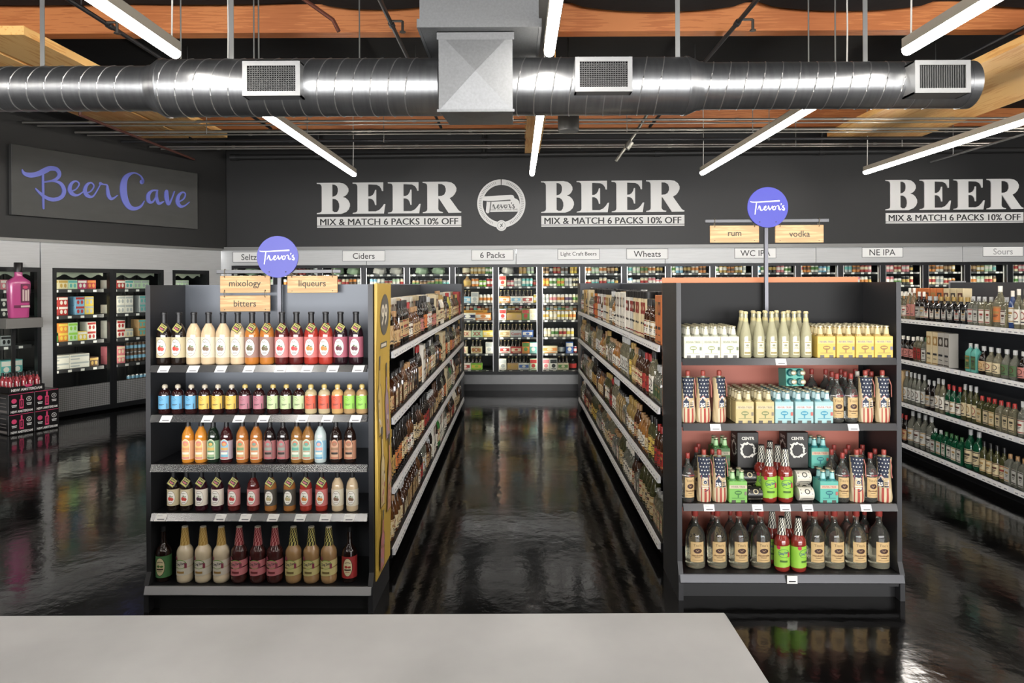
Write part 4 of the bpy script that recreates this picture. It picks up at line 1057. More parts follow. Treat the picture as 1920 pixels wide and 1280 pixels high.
# terracotta backing boards of the right end cap
TERRA = M((172, 92, 74), 0.6, noise=0.04, scale=4)
tb = thing('backing_board', 'terracotta board standing behind the tonic shelves', 'board', (-0.1, 0.4, 0.17), ENDR)
part('board', MB().box(-0.625, ENDR.px(1609, 700, 0.39)[0], 0.388, 0.402, 0.16, 1.4), TERRA, tb)
part('upper_board', MB().box(-0.66, ENDR.px(1608, 520, 0.44)[0], 0.436, 0.446, 1.0, 1.91), M((214, 130, 84), 0.6), tb, label='orange top edge above the black panel')

def gondola(label, xr, xs, y0, y1, decks, side, other=True, mid=True):
    """run of shelving: rail line xr, spine xs; side +1 when the stocked face looks toward +x"""
    t = thing('shelf_run', label, 'shelf', (xs, (y0 + y1) / 2, 0))
    part('spine_panel', MB().box(xs - 0.015, xs + 0.015, y0, y1, 0.08, 1.87), M((74, 76, 80), 0.4, 0.3), t)
    xo = 2 * xs - xr
    lo, hi = sorted((xr - side * 0.01, xo + side * 0.01))
    part('base_deck', MB().box(lo, hi, y0, y1, decks[-1] - 0.06, decks[-1]), SHELF_BLACK, t)
    part('kick_plate', MB().box(lo + 0.05, hi - 0.05, y0 + 0.02, y1 - 0.02, 0, decks[-1] - 0.06), BLACK_METAL, t)
    for yy in (y0, y1):
        a, b = sorted((xs, xr - side * 0.03))
        part('end_bracket', MB().box(a, b, yy - 0.012, yy + 0.012, decks[-1], decks[0] + 0.03), BLACK_METAL, t)
    nseg = max(1, round((y1 - y0) / 1.2)); L = (y1 - y0) / nseg
    rnd = random.Random(int(xr * 100))
    for k, z in enumerate(decks):
        a, b = sorted((xs + side * 0.015, xr))
        if k < len(decks) - 1:
            s = part('shelf', MB().box(a, b, y0 + 0.012, y1 - 0.012, z - 0.022, z), SHELF_BLACK, t)
            if other:
                a2, b2 = sorted((xs - side * 0.015, xo))
                part('rear_shelf', MB().box(a2, b2, y0 + 0.012, y1 - 0.012, z - 0.022, z), SHELF_BLACK, t)
        else:
            s = part('base_lip', MB().box(*sorted((xr - side * 0.01, xr)), y0, y1, z - 0.06, z), SHELF_BLACK, t)
        for i in range(nseg):
            ya, yb = y0 + i * L + 0.006, y0 + (i + 1) * L - 0.006
            mb = MB()
            P = lambda v, o=0.0: (xr + side * (0.006 + 0.012 * (1 - v) + o), z - 0.04 + 0.043 * v)
            def strip(ya, yb, v0, v1, o, m):
                A, B = P(v0, o), P(v1, o)
                mb.add([(A[0], ya, A[1]), (A[0], yb, A[1]), (B[0], yb, B[1]), (B[0], ya, B[1])], [(0, 1, 2, 3)], m)
            strip(ya, yb, 0, 1, 0, 0)
            A, B = P(0), P(1); xb = xr - side * 0.002
            mb.add([(A[0], ya, A[1]), (B[0], ya, B[1]), (xb, ya, B[1]), (xb, ya, A[1]), (A[0], yb, A[1]), (B[0], yb, B[1]), (xb, yb, B[1]), (xb, yb, A[1])], [(0, 1, 2, 3), (4, 5, 6, 7), (1, 2, 6, 5), (0, 3, 7, 4)])
            y = ya + 0.02
            while y < yb - 0.08:
                strip(y, y + 0.062, 0.08, 0.92, 0.0012, 1)
                strip(y + 0.012, y + 0.05, 0.25, 0.45, 0.0018, 2)
                y += rnd.choice((0.068, 0.068, 0.085, 0.13))
            part('price_rail', mb, [M((214, 214, 216), 0.35), WHITE_CARD, M((120, 122, 126), 0.5)], s)
    return t
DL = [1.43, 0.995, 0.54, 0.14]; DR = [1.455, 1.04, 0.58, 0.14]; DF = [1.475, 1.035, 0.568, 0.126]
gondola('long dark shelf run behind the yellow banner, full of whiskey', -0.82, -1.483, 4.47, 10.5, DL, 1)
gondola('long dark shelf run behind the tonic end cap, full of tequila', 0.956, 1.614, 4.55, 10.45, DR, -1)
gin = gondola('dark shelf run of gin and clear spirits beyond the tonic end cap', 4.2, 4.86, 4.1, 7.62, DF, -1)
part('end_panel', MB().box(4.845, 5.02, 7.622, 7.65, 0.02, 1.885), M((150, 150, 152), 0.45, 0.3), gin, label='pale grey end panel')
def far_cap(label, x0, x1, y, face):
    t = thing('shelf_end_cap', label, 'shelf', ((x0 + x1) / 2, y, 0))
    part('back_panel', MB().box(x0, x1, y + 0.01, y + 0.035, 0.06, 1.885), M((66, 68, 72), 0.4, 0.3), t)
    for x in (x0, x1 - 0.03): part('side_panel', MB().box(x, x + 0.03, y + 0.035, y + 0.43, 0, 1.885), M((70, 70, 72), 0.4, 0.3), t)
    part('base_deck', MB().box(x0 + 0.03, x1 - 0.03, y + 0.035, y + 0.46, 0.0, 0.14), SHELF_BLACK, t)
    for z in (0.56, 0.99, 1.43): part('shelf', MB().box(x0 + 0.03, x1 - 0.03, y + 0.035, y + 0.42, z - 0.022, z), SHELF_BLACK, t)
far_cap('far end cap closing the whiskey run, facing the coolers', -2.12, -0.84, 10.52, 1)
far_cap('far end cap closing the tequila run, facing the coolers', 0.98, 2.25, 10.47, 1)

# ------------------------------------------------------------------ yellow banner on the side of the left end cap
BAN = M((206, 166, 62), 0.5)
bn = thing('bottle_banner', 'tall yellow cardboard banner with bottle drawings beside the aisle', 'banner', (0.68, 0.2, 0.16), ENDL)
xb = 0.631 + 0.028 + 0.004
mb = MB()
nz_ = 16
def bx(v, z): return xb + 0.006 + 0.012 * sin(pi * z / 1.72 * 1.5) ** 2
zs_ = [0.16 + 1.72 * i / nz_ for i in range(nz_ + 1)]
for i in range(nz_):
    mb.add([(bx(0, zs_[i] - .16), 0.02, zs_[i]), (bx(0, zs_[i] - .16), 0.41, zs_[i]), (bx(0, zs_[i + 1] - .16), 0.41, zs_[i + 1]), (bx(0, zs_[i + 1] - .16), 0.02, zs_[i + 1])], [(0, 1, 2, 3)], 0, True)
    mb.add([(xb, 0.02, zs_[i]), (xb, 0.41, zs_[i]), (xb, 0.41, zs_[i + 1]), (xb, 0.02, zs_[i + 1])], [(0, 1, 2, 3)])
for yy in (0.02, 0.41):
    for i in range(nz_): mb.add([(bx(0, zs_[i] - .16), yy, zs_[i]), (xb, yy, zs_[i]), (xb, yy, zs_[i + 1]), (bx(0, zs_[i + 1] - .16), yy, zs_[i + 1])], [(0, 1, 2, 3)])
sfb = lambda u, v, d: (bx(0, v - .16) + d + 0.0015, u, v)
ops = [('ell', 0.225, 1.69, 0.125, 0.125, 1), ('txt', '99', 0.215, 1.69, 0.13, None, 2, 0.02), ('rect', 0.13, 0.31, 1.49, 1.525, 1), ('rect', 0.15, 0.29, 1.498, 1.516, 2)]
def drawn(cy_, z0, c1, c2, h=0.42):
    w = 0.058
    o = [(-w, 0), (w, 0), (w, h * .55), (w * .8, h * .66), (w * .34, h * .74), (w * .3, h), (-w * .3, h), (-w * .34, h * .74), (-w * .8, h * .66), (-w, h * .55)]
    P = [(cy_ + a, z0 + b) for a, b in o]
    r = [('poly', P, 3), ('poly', [(cy_ + a * .82, z0 + 0.008 + b * .93) for a, b in o], c1)]
    r += [('rect', cy_ - w * .3, cy_ + w * .3, z0 + h, z0 + h + 0.05, 1)]
    rn = random.Random(int(z0 * 1000) + c1)
    for k in range(14):
        r.append(('ell', cy_ + rn.uniform(-.035, .035), z0 + rn.uniform(.03, h * .55), rn.uniform(.006, .014), rn.uniform(.008, .02), rn.choice((c1, c2, 2, 3, c2))))
    return r
ops += drawn(0.115, 0.98, 4, 5) + drawn(0.30, 0.92, 6, 7) + drawn(0.125, 0.56, 5, 8) + drawn(0.31, 0.48, 7, 5) + drawn(0.13, 0.19, 8, 6, 0.3)
mb.art(sfb, ops, 0.0005, 0.00012)
part('sheet', mb, [BAN, M((92, 88, 80), 0.5), M((226, 214, 190), 0.5), M((120, 96, 60), 0.5), M((216, 180, 96), 0.5), M((224, 196, 140), 0.5), M((170, 140, 150), 0.5), M((206, 140, 110), 0.5), M((200, 120, 120), 0.5)], bn)

# ------------------------------------------------------------------ blue disc sign stands with hanging boards
WOODB = wood_mat((166, 126, 82), (198, 164, 116), 'x', 0.5)
DISC = M((70, 72, 178), 0.4)
def sign_stand(fr, cpx, cpy, r_px, w, poley, bar, bary, zb, label, disc):
    cx_, cz_ = fr.px(cpx, cpy, w)
    k = (fr.px(cpx + 100, cpy, w)[0] - cx_) / 100
    r = r_px * k
    t = thing('sign_stand', label, 'sign', (cx_, w, zb), fr)
    part('pole', MB().box(cx_ - 0.011, cx_ + 0.011, w + 0.012, w + 0.032, zb, cz_ + r * .5), M((70, 70, 74), 0.3, 0.7), t)
    xa, za = fr.px(bar[0], bary, w); xb_, _ = fr.px(bar[1], bary, w)
    part('cross_bar', MB().cbox(0.003, xa, xb_, w, w + 0.014, za - 0.012, za + 0.012), M((78, 78, 80), 0.35, 0.5), t)
    part('clamp', MB().cbox(0.002, cx_ - 0.02, cx_ + 0.02, w + 0.008, w + 0.036, zb, zb + 0.05), BLACK_METAL, t)
    mb = MB().lathe([(r - 0.001, -0.004), (r, -0.003), (r, 0.003), (r - 0.001, 0.004)], 48)
    mb.v = [(cx_ + x, w - 0.012 + z, cz_ + y) for x, y, z in mb.v]
    d = part('disc', mb, disc, t)
    mb = script_logo(MB(), cx_, cz_, r, lambda u, v, q: (u, w - 0.0165 - q, v), 0.001, 0, 1.15)
    part('lettering', mb, M((240, 240, 244), 0.5), d)
    mb = MB()
    for s in (-1, 1): mb.tube([(cx_ + s * r * .4, w - 0.0158, cz_ - r * .72), (cx_ + s * r * .4, w - 0.018, cz_ - r * .72)], 0.004, 8)
    part('screw', mb, INK, d)
    return za
def hang_board(fr, x0, x1, y0, y1, w, text, label, ztop, chain=True, both=True):
    u0, zt = fr.px(x0, y0, w); u1, zb = fr.px(x1, y1, w)
    t = thing('hanging_board', label, 'sign', ((u0 + u1) / 2, w, zb), fr, 'wooden category boards')
    part('board', MB().cbox(0.002, u0, u1, w - 0.005, w + 0.005, zb, zt), WOODB, t)
    sf = lambda u, v, d: (u, w - 0.005 - d, v)
    vs, fs, W, Hh = text_geo(text, 0.012); X = text_geo('x', 0.012)[3]
    k = 0.026 / X
    part('lettering', MB().text(text, (u0 + u1) / 2, (zb + zt) / 2, Hh * k, sf, 0.001, bold=0.012), M((70, 62, 52), 0.6), t)
    for x in (u0 + 0.03, u1 - 0.03):
        n = 14
        sq = lambda v: math.copysign(abs(v) ** 0.35, v)
        ring = [(x, w + 0.012 * sq(cos(2 * pi * i / n)), (zt + ztop) / 2 + ((ztop - zt) / 2 + 0.010) * sq(sin(2 * pi * i / n))) for i in range(n + 1)]
        part('hook', MB().tube(ring, 0.0018, 5, caps=False), M((110, 100, 80), 0.4, 0.8), t)
    mb = MB()
    for x in (u0 + 0.03, u1 - 0.03): mb.tube([(x, w - 0.0052, zb + 0.012), (x, w - 0.0062, zb + 0.012)], 0.003, 6)
    part('screw_hole', mb, INK, t)
    return zb
wL = 0.34
za = sign_stand(ENDL, 522, 481.5, 38.8, wL, 0, (405, 639), 509.5, 1.413, 'blue disc sign with white script above the mixology and liqueurs boards', DISC)
zb1 = hang_board(ENDL, 413, 507, 517, 548.5, wL + 0.008, 'mixology', 'wooden board reading mixology hung below the blue disc', za + 0.006)
hang_board(ENDL, 413, 507, 554, 583.5, wL + 0.008, 'bitters', 'wooden board reading bitters hung under the mixology board', zb1 + 0.008)
hang_board(ENDL, 539, 633, 517, 548.5, wL + 0.008, 'liqueurs', 'wooden board reading liqueurs on the other arm from mixology', za + 0.006)
wR = 0.34
za = sign_stand(ENDR, 1438, 389, 38.2, wR, 0, (1322, 1555), 414.5, 1.426, 'blue disc sign with white script above the rum and vodka boards', M((42, 46, 180), 0.4))
hang_board(ENDR, 1331, 1423, 423, 454.5, wR + 0.008, 'rum', 'wooden board reading rum beside the blue disc', za + 0.006)
hang_board(ENDR, 1453, 1544, 422, 454.5, wR + 0.008, 'vodka', 'wooden board reading vodka beside the blue disc', za + 0.006)

PZ = .0008                       # clearance of goods above a shelf
ZL, ZR = [z + PZ for z in ZL], [z + PZ for z in ZR]; BL_ += PZ; BR_ += PZ

# ------------------------------------------------------------------ mixers on the left end cap
CAPBLK = M((24, 24, 26), 0.42)
def liquid(c, r=0.1): return M(c, r, coat=0.5)
def tag_mb(R, zc):
    """small square neck tag hung askew"""
    mb = MB(); a = radians(-32); s = 0.0235
    T = lambda u, v, d: (u * cos(a) - v * sin(a) + 0.008, -R - d - 0.004 - 0.25 * (zc - v * cos(a) - u * sin(a) - zc + 0.02), zc + u * sin(a) + v * cos(a))
    mb.prism([[(-s, -s), (s, -s), (s, s), (-s, s)]], T, 0.0015, 0, back=True)
    q = s * 0.86
    for b in ((-q, q, q - .003, q, 1), (-q, q, -q, -q + .003, 1), (-q, -q + .003, -q, q, 1), (q - .003, q, -q, q, 1)):
        mb.add([T(b[0], b[2], 0.002), T(b[1], b[2], 0.002), T(b[1], b[3], 0.002), T(b[0], b[3], 0.002)], [(0, 1, 2, 3)], b[4])
    mb.text('CRAFT', 0, 0.009, 0.009, T, 0.0022, w=0.036, m=1, bold=0.04).text('EASY', 0, -0.004, 0.009, T, 0.0022, w=0.034, m=2, bold=0.04)
    mb.add([T(-q * .8, -q * .8, 0.0022), T(q * .8, -q * .8, 0.0022), T(q * .8, -q * .6, 0.0022), T(-q * .8, -q * .6, 0.0022)], [(0, 1, 2, 3)], 1)
    return mb
TAGM = [M((34, 30, 24), 0.5), M((206, 198, 90), 0.5), M((226, 110, 130), 0.5)]
FR_W = M((236, 232, 222), 0.55); GREEN = M((86, 120, 62), 0.55)
def syrup_kind(name, R, H, tag):
    b = 0.535 * H
    K = Kind(name, MB().lathe([(R * .86, 0), (R * .97, 0.004), (R, 0.012), (R, b), (R * .975, .59 * H), (R * .90, .64 * H), (R * .76, .69 * H), (R * .58, .735 * H), (R * .43, .77 * H), (R * .37, .795 * H), (R * .34, 0.97 * H)], 22), [CAPBLK])
    l0, l1 = 0.135 * H, 0.525 * H
    mb = MB()
    mb.add([cyl(R)(-R * 2.2 + R * 4.4 * i / 24, v, 0.0006) for v in (l0, l1) for i in range(25)], [(i, i + 1, 26 + i, 25 + i) for i in range(24)], 0, True)
    cm = (l0 + l1) / 2; k = R / 0.043
    mb.art(cyl(R), [('ell', 0.0, cm, 0.030 * k, 0.05 * H / .303, 4), ('ell', 0.0, cm, 0.0285 * k, 0.0475 * H / .303, 1), ('ell', -0.006 * k, cm - .006, 0.0125 * k, 0.0135 * k, 2), ('ell', 0.009 * k, cm - .009, 0.0105 * k, 0.0115 * k, 2), ('ell', -0.002 * k, cm + .010, .006 * k, .004 * k, 3), ('ell', 0.010 * k, cm + .006, .007 * k, .0035 * k, 3),
                    ('line', [(-.014 * k, cm + .028 * H / .303, .0016), (-.008 * k, cm + .034 * H / .303, .0022), (-.004 * k, cm + .028 * H / .303, .0016), (.002 * k, cm + .034 * H / .303, .0022), (.007 * k, cm + .029 * H / .303, .0016), (.014 * k, cm + .032 * H / .303, .0014)], 4), ('rect', -.012 * k, .012 * k, cm - .034 * H / .303, cm - .031 * H / .303, 4)], 0.0011, 0.0004)
    K.add('label', mb, [FR_W, FR_W, FR_W, GREEN, M((90, 76, 66), 0.6)])
    K.add('cap', MB().lathe([(R * .40, 0.785 * H), (R * .385, 0.955 * H), (R * .45, 0.958 * H), (R * .45, 0.99 * H), (R * .38, H)], 16), [CAPBLK])
    if tag: K.add('neck_tag', tag_mb(R * .62, 0.70 * H), TAGM)
    return K
SY_T = syrup_kind('syrup_bottle', 0.0415, 0.303, True); SY = syrup_kind('syrup_bottle', 0.0415, 0.303, False)
sy_t = syrup_kind('small_syrup_bottle', 0.0345, 0.243, True); sy = syrup_kind('small_syrup_bottle', 0.0345, 0.243, False)
# name, liquid, label, fruit
FL = {'pome': ('near-black', (28, 20, 16), (206, 190, 150), (206, 60, 44)), 'almond': ('creamy almond', (214, 186, 146), (222, 212, 186), (130, 100, 76)), 'passion': ('orange', (196, 116, 42), (164, 124, 112), (110, 96, 66)),
      'straw': ('dark red', (92, 26, 24), (214, 132, 130), (214, 62, 60)), 'citrus': ('bright red-orange', (176, 48, 36), (212, 112, 108), (226, 130, 50)), 'cherry': ('black-purple', (34, 16, 22), (172, 88, 106), (100, 30, 44)),
      'berry': ('dark purple', (56, 18, 28), (216, 206, 192), (70, 30, 50)), 'ginger': ('amber', (176, 110, 50), (78, 74, 66), (190, 170, 120))}
def syr(K, tag, key, px, y, w, z, label, group, nm):
    n_, li, la, fr = FL[key]
    u = ENDL.px(px, y, w)[0]
    K.spawn((u, w, z), 0, label, 'bottle', group, ENDL, {nm: [liquid(li)], 'label': [M(la, 0.5), None, M(fr, 0.5)]})
top = [(308,'pome',1),(335.6,'pome',1),(363.7,'almond',0),(391.4,'almond',0),(418.6,'almond',0),(446.2,'almond',1),(473,'passion',1),(501,'passion',1),(529,'straw',1),(556,'straw',1),(584,'citrus',1),(611,'citrus',1),(638.6,'cherry',1),(667.7,'cherry',1)]
for i, (px, key, tg) in enumerate(top):
    syr(SY_T if tg else SY, tg, key, px, 650, 0.055, ZL[0], '%s syrup bottle%s, %s from the slanted-wall end of the top shelf' % (FL[key][0], ' with neck tag' if tg else '', nth(i + 1)), 'syrup bottles on the top mixer shelf', 'syrup_bottle')
fourth = [(325.5,'pome',1),(350,'pome',1),(378,'berry',1),(408,'berry',1),(439,'straw',1),(475,'straw',0),(507.5,'ginger',1),(543,'ginger',1),(573.6,'citrus',1),(603,'citrus',1),(633,'almond',0),(660.6,'almond',0)]
for i, (px, key, tg) in enumerate(fourth):
    syr(sy_t if tg else sy, tg, key, px, 930, 0.06, ZL[3], 'small %s syrup bottle%s, %s along the fourth mixer shelf' % (FL[key][0], ' with neck tag' if tg else '', nth(i + 1)), 'small syrup bottles on the fourth shelf', 'small_syrup_bottle')

# bitters, second shelf
R = 0.0345
BIT = Kind('bitters_bottle', MB().lathe([(R * .9, 0), (R, 0.006), (R, 0.108), (R * .93, 0.122), (R * .7, 0.133), (R * .42, 0.139), (R * .4, 0.146)], 20), [CAPBLK])
mb = MB(); mb.add([cyl(R)(-R * 2.2 + R * 4.4 * i / 24, v, 0.0006) for v in (0.028, 0.104) for i in range(25)], [(i, i + 1, 26 + i, 25 + i) for i in range(24)], 0, True)
mb.art(cyl(R), [('line', [(-.017, .092, .0015), (-.008, .096, .0015), (-.002, .088, .0015), (.006, .082, .0015)], 1), ('line', [(-.016, .084, .0012), (-.006, .08, .0012), (.002, .076, .0012)], 1), ('rect', -.018, .012, .056, .0585, 2), ('rect', -.018, .004, .05, .052, 1), ('rect', .024, .0275, .03, .06, 1), ('rect', .036, .046, .028, .104, 1)])
BIT.add('label', mb, [FR_W, M((60, 56, 50), 0.6), M((50, 44, 40), 0.6)])
BIT.add('cap', MB().lathe([(R * .30, 0.143), (R * .42, 0.146), (R * .46, 0.155), (R * .40, 0.164), (R * .18, 0.169)], 14), [M((206, 188, 140), 0.5)])
bl = [(168,'sky'),(272,'sky'),(380,'sky'),(488,'yellow'),(593,'yellow'),(703,'yellow'),(810,'mauve'),(922,'mauve'),(1034,'pale green'),(1140,'pale green'),(1243,'pale green'),(1336,'coral'),(1443,'coral'),(1549,'coral'),(1646,'lime'),(1745,'lime')]
BC = {'sky': (92, 164, 206), 'yellow': (228, 184, 74), 'mauve': (178, 108, 122), 'pale green': (188, 208, 150), 'coral': (218, 88, 62), 'lime': (146, 206, 76)}
for i, (zx, c) in enumerate(bl):
    liq = liquid((44, 18, 18)) if i < 11 else liquid([(196, 176, 130), (190, 172, 132), (204, 160, 96), (176, 140, 92), (176, 140, 92)][i - 11])
    cap = [M((196, 184, 160), 0.5)] if i < 6 else [M((206, 178, 100), 0.4)]
    BIT.spawn((ENDL.px(270 + zx / 4.267, 750, 0.055)[0], 0.055, ZL[1]), 0, 'squat bitters bottle with %s label, %s along the second mixer shelf' % (c, nth(i + 1)), 'bottle', 'bitters bottles on the second shelf', ENDL, {'bitters_bottle': [liq], 'label': [M(BC[c], 0.5)], 'cap': cap})

# third shelf: slim bottles with arched labels
R = 0.0345; H = 0.256
ARC = Kind('cordial_bottle', MB().lathe([(R * .9, 0), (R, .008), (R, .142), (R * .96, .158), (R * .82, .175), (R * .58, .19), (R * .42, .2), (R * .34, .245)], 20), [CAPBLK])
arch = [(-.024, .02), (.024, .02), (.024, .1), (.021, .118), (.013, .132), (0, .138), (-.013, .132), (-.021, .118), (-.024, .1)]
mb = MB()
mb.add([cyl(R)(-R * 2.0 + R * 4.0 * i / 24, v, 0.0006) for v in (0.02, 0.128) for i in range(25)], [(i, i + 1, 26 + i, 25 + i) for i in range(24)], 4, True)
for (sc, sl, o) in ((1.0, 1, .0012), (.9, 0, .0016)):
    us = [(-.024 + .048 * i / 8) * sc for i in range(9)]
    top_ = [.1 + .038 * max(0.0, 1 - (u / (.0245 * sc)) ** 2) ** .5 - (1 - sc) * .03 for u in us]
    mb.add([cyl(R)(u, .02 + (1 - sc) * .03, o) for u in us] + [cyl(R)(u, t_, o) for u, t_ in zip(us, top_)], [(i, i + 1, 10 + i, 9 + i) for i in range(8)], sl, True)
mb.art(cyl(R), [('ell', 0, .112, .015, .015, 2), ('ell', 0, .109, .011, .009, 3), ('rect', -.02, .02, .073, .09, 3), ('rect', -.019, .019, .067, .07, 2), ('rect', -.018, .018, .05, .062, 1), ('rect', -.02, .02, .026, .034, 2)], 0.002, 0.0003)
ARC.add('label', mb, [FR_W, FR_W, FR_W, FR_W, FR_W])
ARC.add('cap', MB().lathe([(R * .42, .198), (R * .38, .246), (R * .42, .247), (R * .42, .254), (R * .36, H)], 14), [CAPBLK])
S3 = [('orange', (214, 132, 34), (226, 190, 110), (220, 120, 120), (220, 150, 90)), ('orange', (214, 132, 34), (226, 190, 110), (220, 120, 120), (220, 150, 90)), ('dark green', (22, 34, 24), (150, 180, 130), (60, 110, 80), (206, 170, 80)), ('dark red', (60, 18, 20), (120, 180, 200), (214, 90, 80), (206, 160, 90)),
      ('amber', (176, 104, 40), (200, 160, 100), (220, 100, 70), (120, 150, 100)), ('amber', (176, 104, 40), (206, 160, 110), (220, 100, 70), (120, 150, 130)), ('black', (26, 16, 16), (150, 110, 104), (190, 80, 90), (120, 130, 120)), ('black', (26, 16, 16), (150, 110, 104), (190, 80, 90), (120, 130, 120)),
      ('golden', (150, 100, 44), (150, 180, 150), (210, 110, 80), (90, 160, 140)), ('golden', (150, 100, 44), (150, 190, 160), (210, 110, 80), (90, 160, 140)), ('clear', (176, 188, 186), (150, 196, 210), (90, 150, 190), (220, 160, 150)), ('black', (30, 18, 14), (196, 150, 116), (176, 96, 70), (150, 110, 80)), ('black', (30, 18, 14), (196, 150, 116), (176, 96, 70), (150, 110, 80))]
for i, zx in enumerate((280, 362, 438, 522, 622, 710, 796, 879, 966, 1037, 1115, 1213, 1302)):
    n_, li, a, b, c = S3[i]
    ARC.spawn((ENDL.px(270 + zx / 3.369, 840, 0.06)[0], 0.06, ZL[2]), 0, 'slim %s cordial bottle with arched label, %s along the third mixer shelf' % (n_, nth(i + 1)), 'bottle', 'cordial bottles on the third shelf', ENDL,
              {'cordial_bottle': [liquid(li)], 'label': [M(a, .5), M((40, 30, 26), .5) if i in (6, 7, 11, 12) else M((230, 220, 200), .5), M(b, .5), M(c, .5), M([int(v * .6 + w_ * .4) for v, w_ in zip(a, b)], .5)]})

# bottom shelf: big cocktail mixers with spiral labels
R = 0.046; H = 0.318
def mixer_kind(name, R, H, sleeve):
    K = Kind(name, MB().lathe([(R * .8, 0), (R * .97, .008), (R, .022), (R, .036), (R * .965, .04), (R * .965, .135), (R, .14), (R, .168), (R * .96, .182), (R * .84, .195), (R * .64, .207), (R * .54, .216), (R * .5, .236), (R * .36, .305)], 22), [FR_W])
    mb = MB(); n = 30
    for (z0, z1, sl) in sleeve:
        mb.add([cyl(R)(-R * 2.3 + R * 4.6 * i / n, v + (.018 * (i / n - .5)), 0.0008) for v in (z0, z1) for i in range(n + 1)], [(i, i + 1, n + 2 + i, n + 1 + i) for i in range(n)], sl, True)
    K.add('label', mb.art(cyl(R), [('ell', .0, .112, .033, .026, 1), ('ell', .0, .112, .03, .023, 0), ('txt', 'Zing Zang', 0, .113, .018, .056, 2, .03, radians(12)), ('ell', -.03, .145, .011, .011, 3), ('rect', -.022, .02, .06, .072, 4), ('rect', .022, .034, .09, .118, 3)], .0014, .0004), [FR_W, FR_W, FR_W, FR_W, FR_W])
    mb = MB(); seg = 18
    prof = [(R * .58, .213), (R * .54, .235), (R * .49, .255), (R * .46, .27), (R * .43, .285), (R * .41, .30), (R * .38, .312)]
    b0 = 0
    for j in range(len(prof) - 1):
        for i in range(seg):
            q = []
            for (jj, ii) in ((j, i), (j, i + 1), (j + 1, i + 1), (j + 1, i)):
                t = 2 * pi * (ii + jj * .5) / seg; r, z = prof[jj]; q.append((r * cos(t), r * sin(t), z))
            mb.add(q, [(0, 1, 2, 3)], (i + j) % 2, True)
    K.add('neck_wrap', mb, [FR_W, FR_W])
    K.add('cap', MB().lathe([(R * .375, .300), (R * .375, H - .001), (R * .34, H)], 14), [M((214, 206, 190), 0.5)])
    return K
MIX = mixer_kind('cocktail_mixer_bottle', R, H, ((.047, .088, 0), (.094, .132, 0)))
MC = {'cream': ((222, 204, 170), (222, 214, 196), (170, 130, 60), (196, 152, 70), (226, 190, 110)), 'maroon': ((74, 34, 32), (222, 128, 136), (120, 40, 44), (150, 30, 40), (220, 140, 140)), 'tan': ((172, 132, 84), (214, 200, 130), (120, 100, 50), (30, 26, 24), (214, 200, 110))}
LIME = M((110, 180, 60), .5)
for i, (zx, c) in enumerate(((260,'cream'),(375,'cream'),(490,'cream'),(603,'maroon'),(720,'maroon'),(828,'maroon'),(945,'tan'),(1058,'tan'),(1168,'tan'))):
    li, la, x1, w1, w2 = MC[c]
    MIX.spawn((ENDL.px(270 + zx / 3.369, 1060, 0.04)[0], 0.04, BL_), radians(-6), '%s cocktail mixer bottle with checked neck wrap, %s of the mixers on the bottom shelf' % (c, nth(i + 1)), 'bottle', 'cocktail mixers on the bottom shelf', ENDL,
              {'cocktail_mixer_bottle': [liquid(li, .14)], 'label': [M(la, .5), LIME, M((70, 66, 70), .5), M((150, 60, 80), .5), M(x1, .6)], 'neck_wrap': [M(w1, .35), M(w2, .35)]})
JU = Kind('juice_bottle', MB().lathe([(.036, 0), (.043, .01), (.043, .165), (.038, .186), (.022, .206), (.0145, .222), (.0125, .3)], 20), [liquid((30, 18, 14))])
mb = MB(); mb.add([cyl(.043)(-.09 + .18 * i / 24, v, 0.0008) for v in (.028, .152) for i in range(25)], [(i, i + 1, 26 + i, 25 + i) for i in range(24)], 0, True)
mb.art(cyl(.043), [('ell', 0, .092, .0275, .053, 3), ('ell', 0, .092, .025, .050, 1), ('line', [(-.015, .116, .0035), (-.006, .1195, .0035), (.006, .1195, .0035), (.015, .116, .0035)], 3), ('ell', -.008, .095, .009, .007, 2), ('ell', .01, .094, .009, .006, 2), ('rect', -.018, .018, .074, .082, 3), ('rect', -.012, .012, .064, .067, 2)])
JU.add('label', mb, [FR_W, M((222, 206, 160), .5), GREEN, M((60, 44, 30), .6)])
JU.add('cap', MB().lathe([(.015, .285), (.015, .312), (.012, .315)], 14), [CAPBLK])
JU.spawn((ENDL.px(270 + 125 / 3.369, 1060, .05)[0], .05, BL_), 0, 'dark juice bottle with green label at the end of the bottom shelf', 'bottle', None, ENDL, {'label': [M((74, 130, 76), .5), None, M((70, 120, 50), .5)]})
JU.spawn((ENDL.px(270 + 1298 / 3.369, 1060, .05)[0], .05, BL_), 0, 'dark juice bottle with red label at the aisle end of the bottom shelf', 'bottle', None, ENDL, {'label': [M((176, 44, 44), .5), None, M((180, 50, 40), .5)]})

# ------------------------------------------------------------------ right end cap
def ER(px, y, w): return max(-.582, min(.582, ENDR.px(px, y, w)[0]))
TONIC = M((222, 216, 172), 0.07, trans=0.45, coat=0.4, ior=1.34)
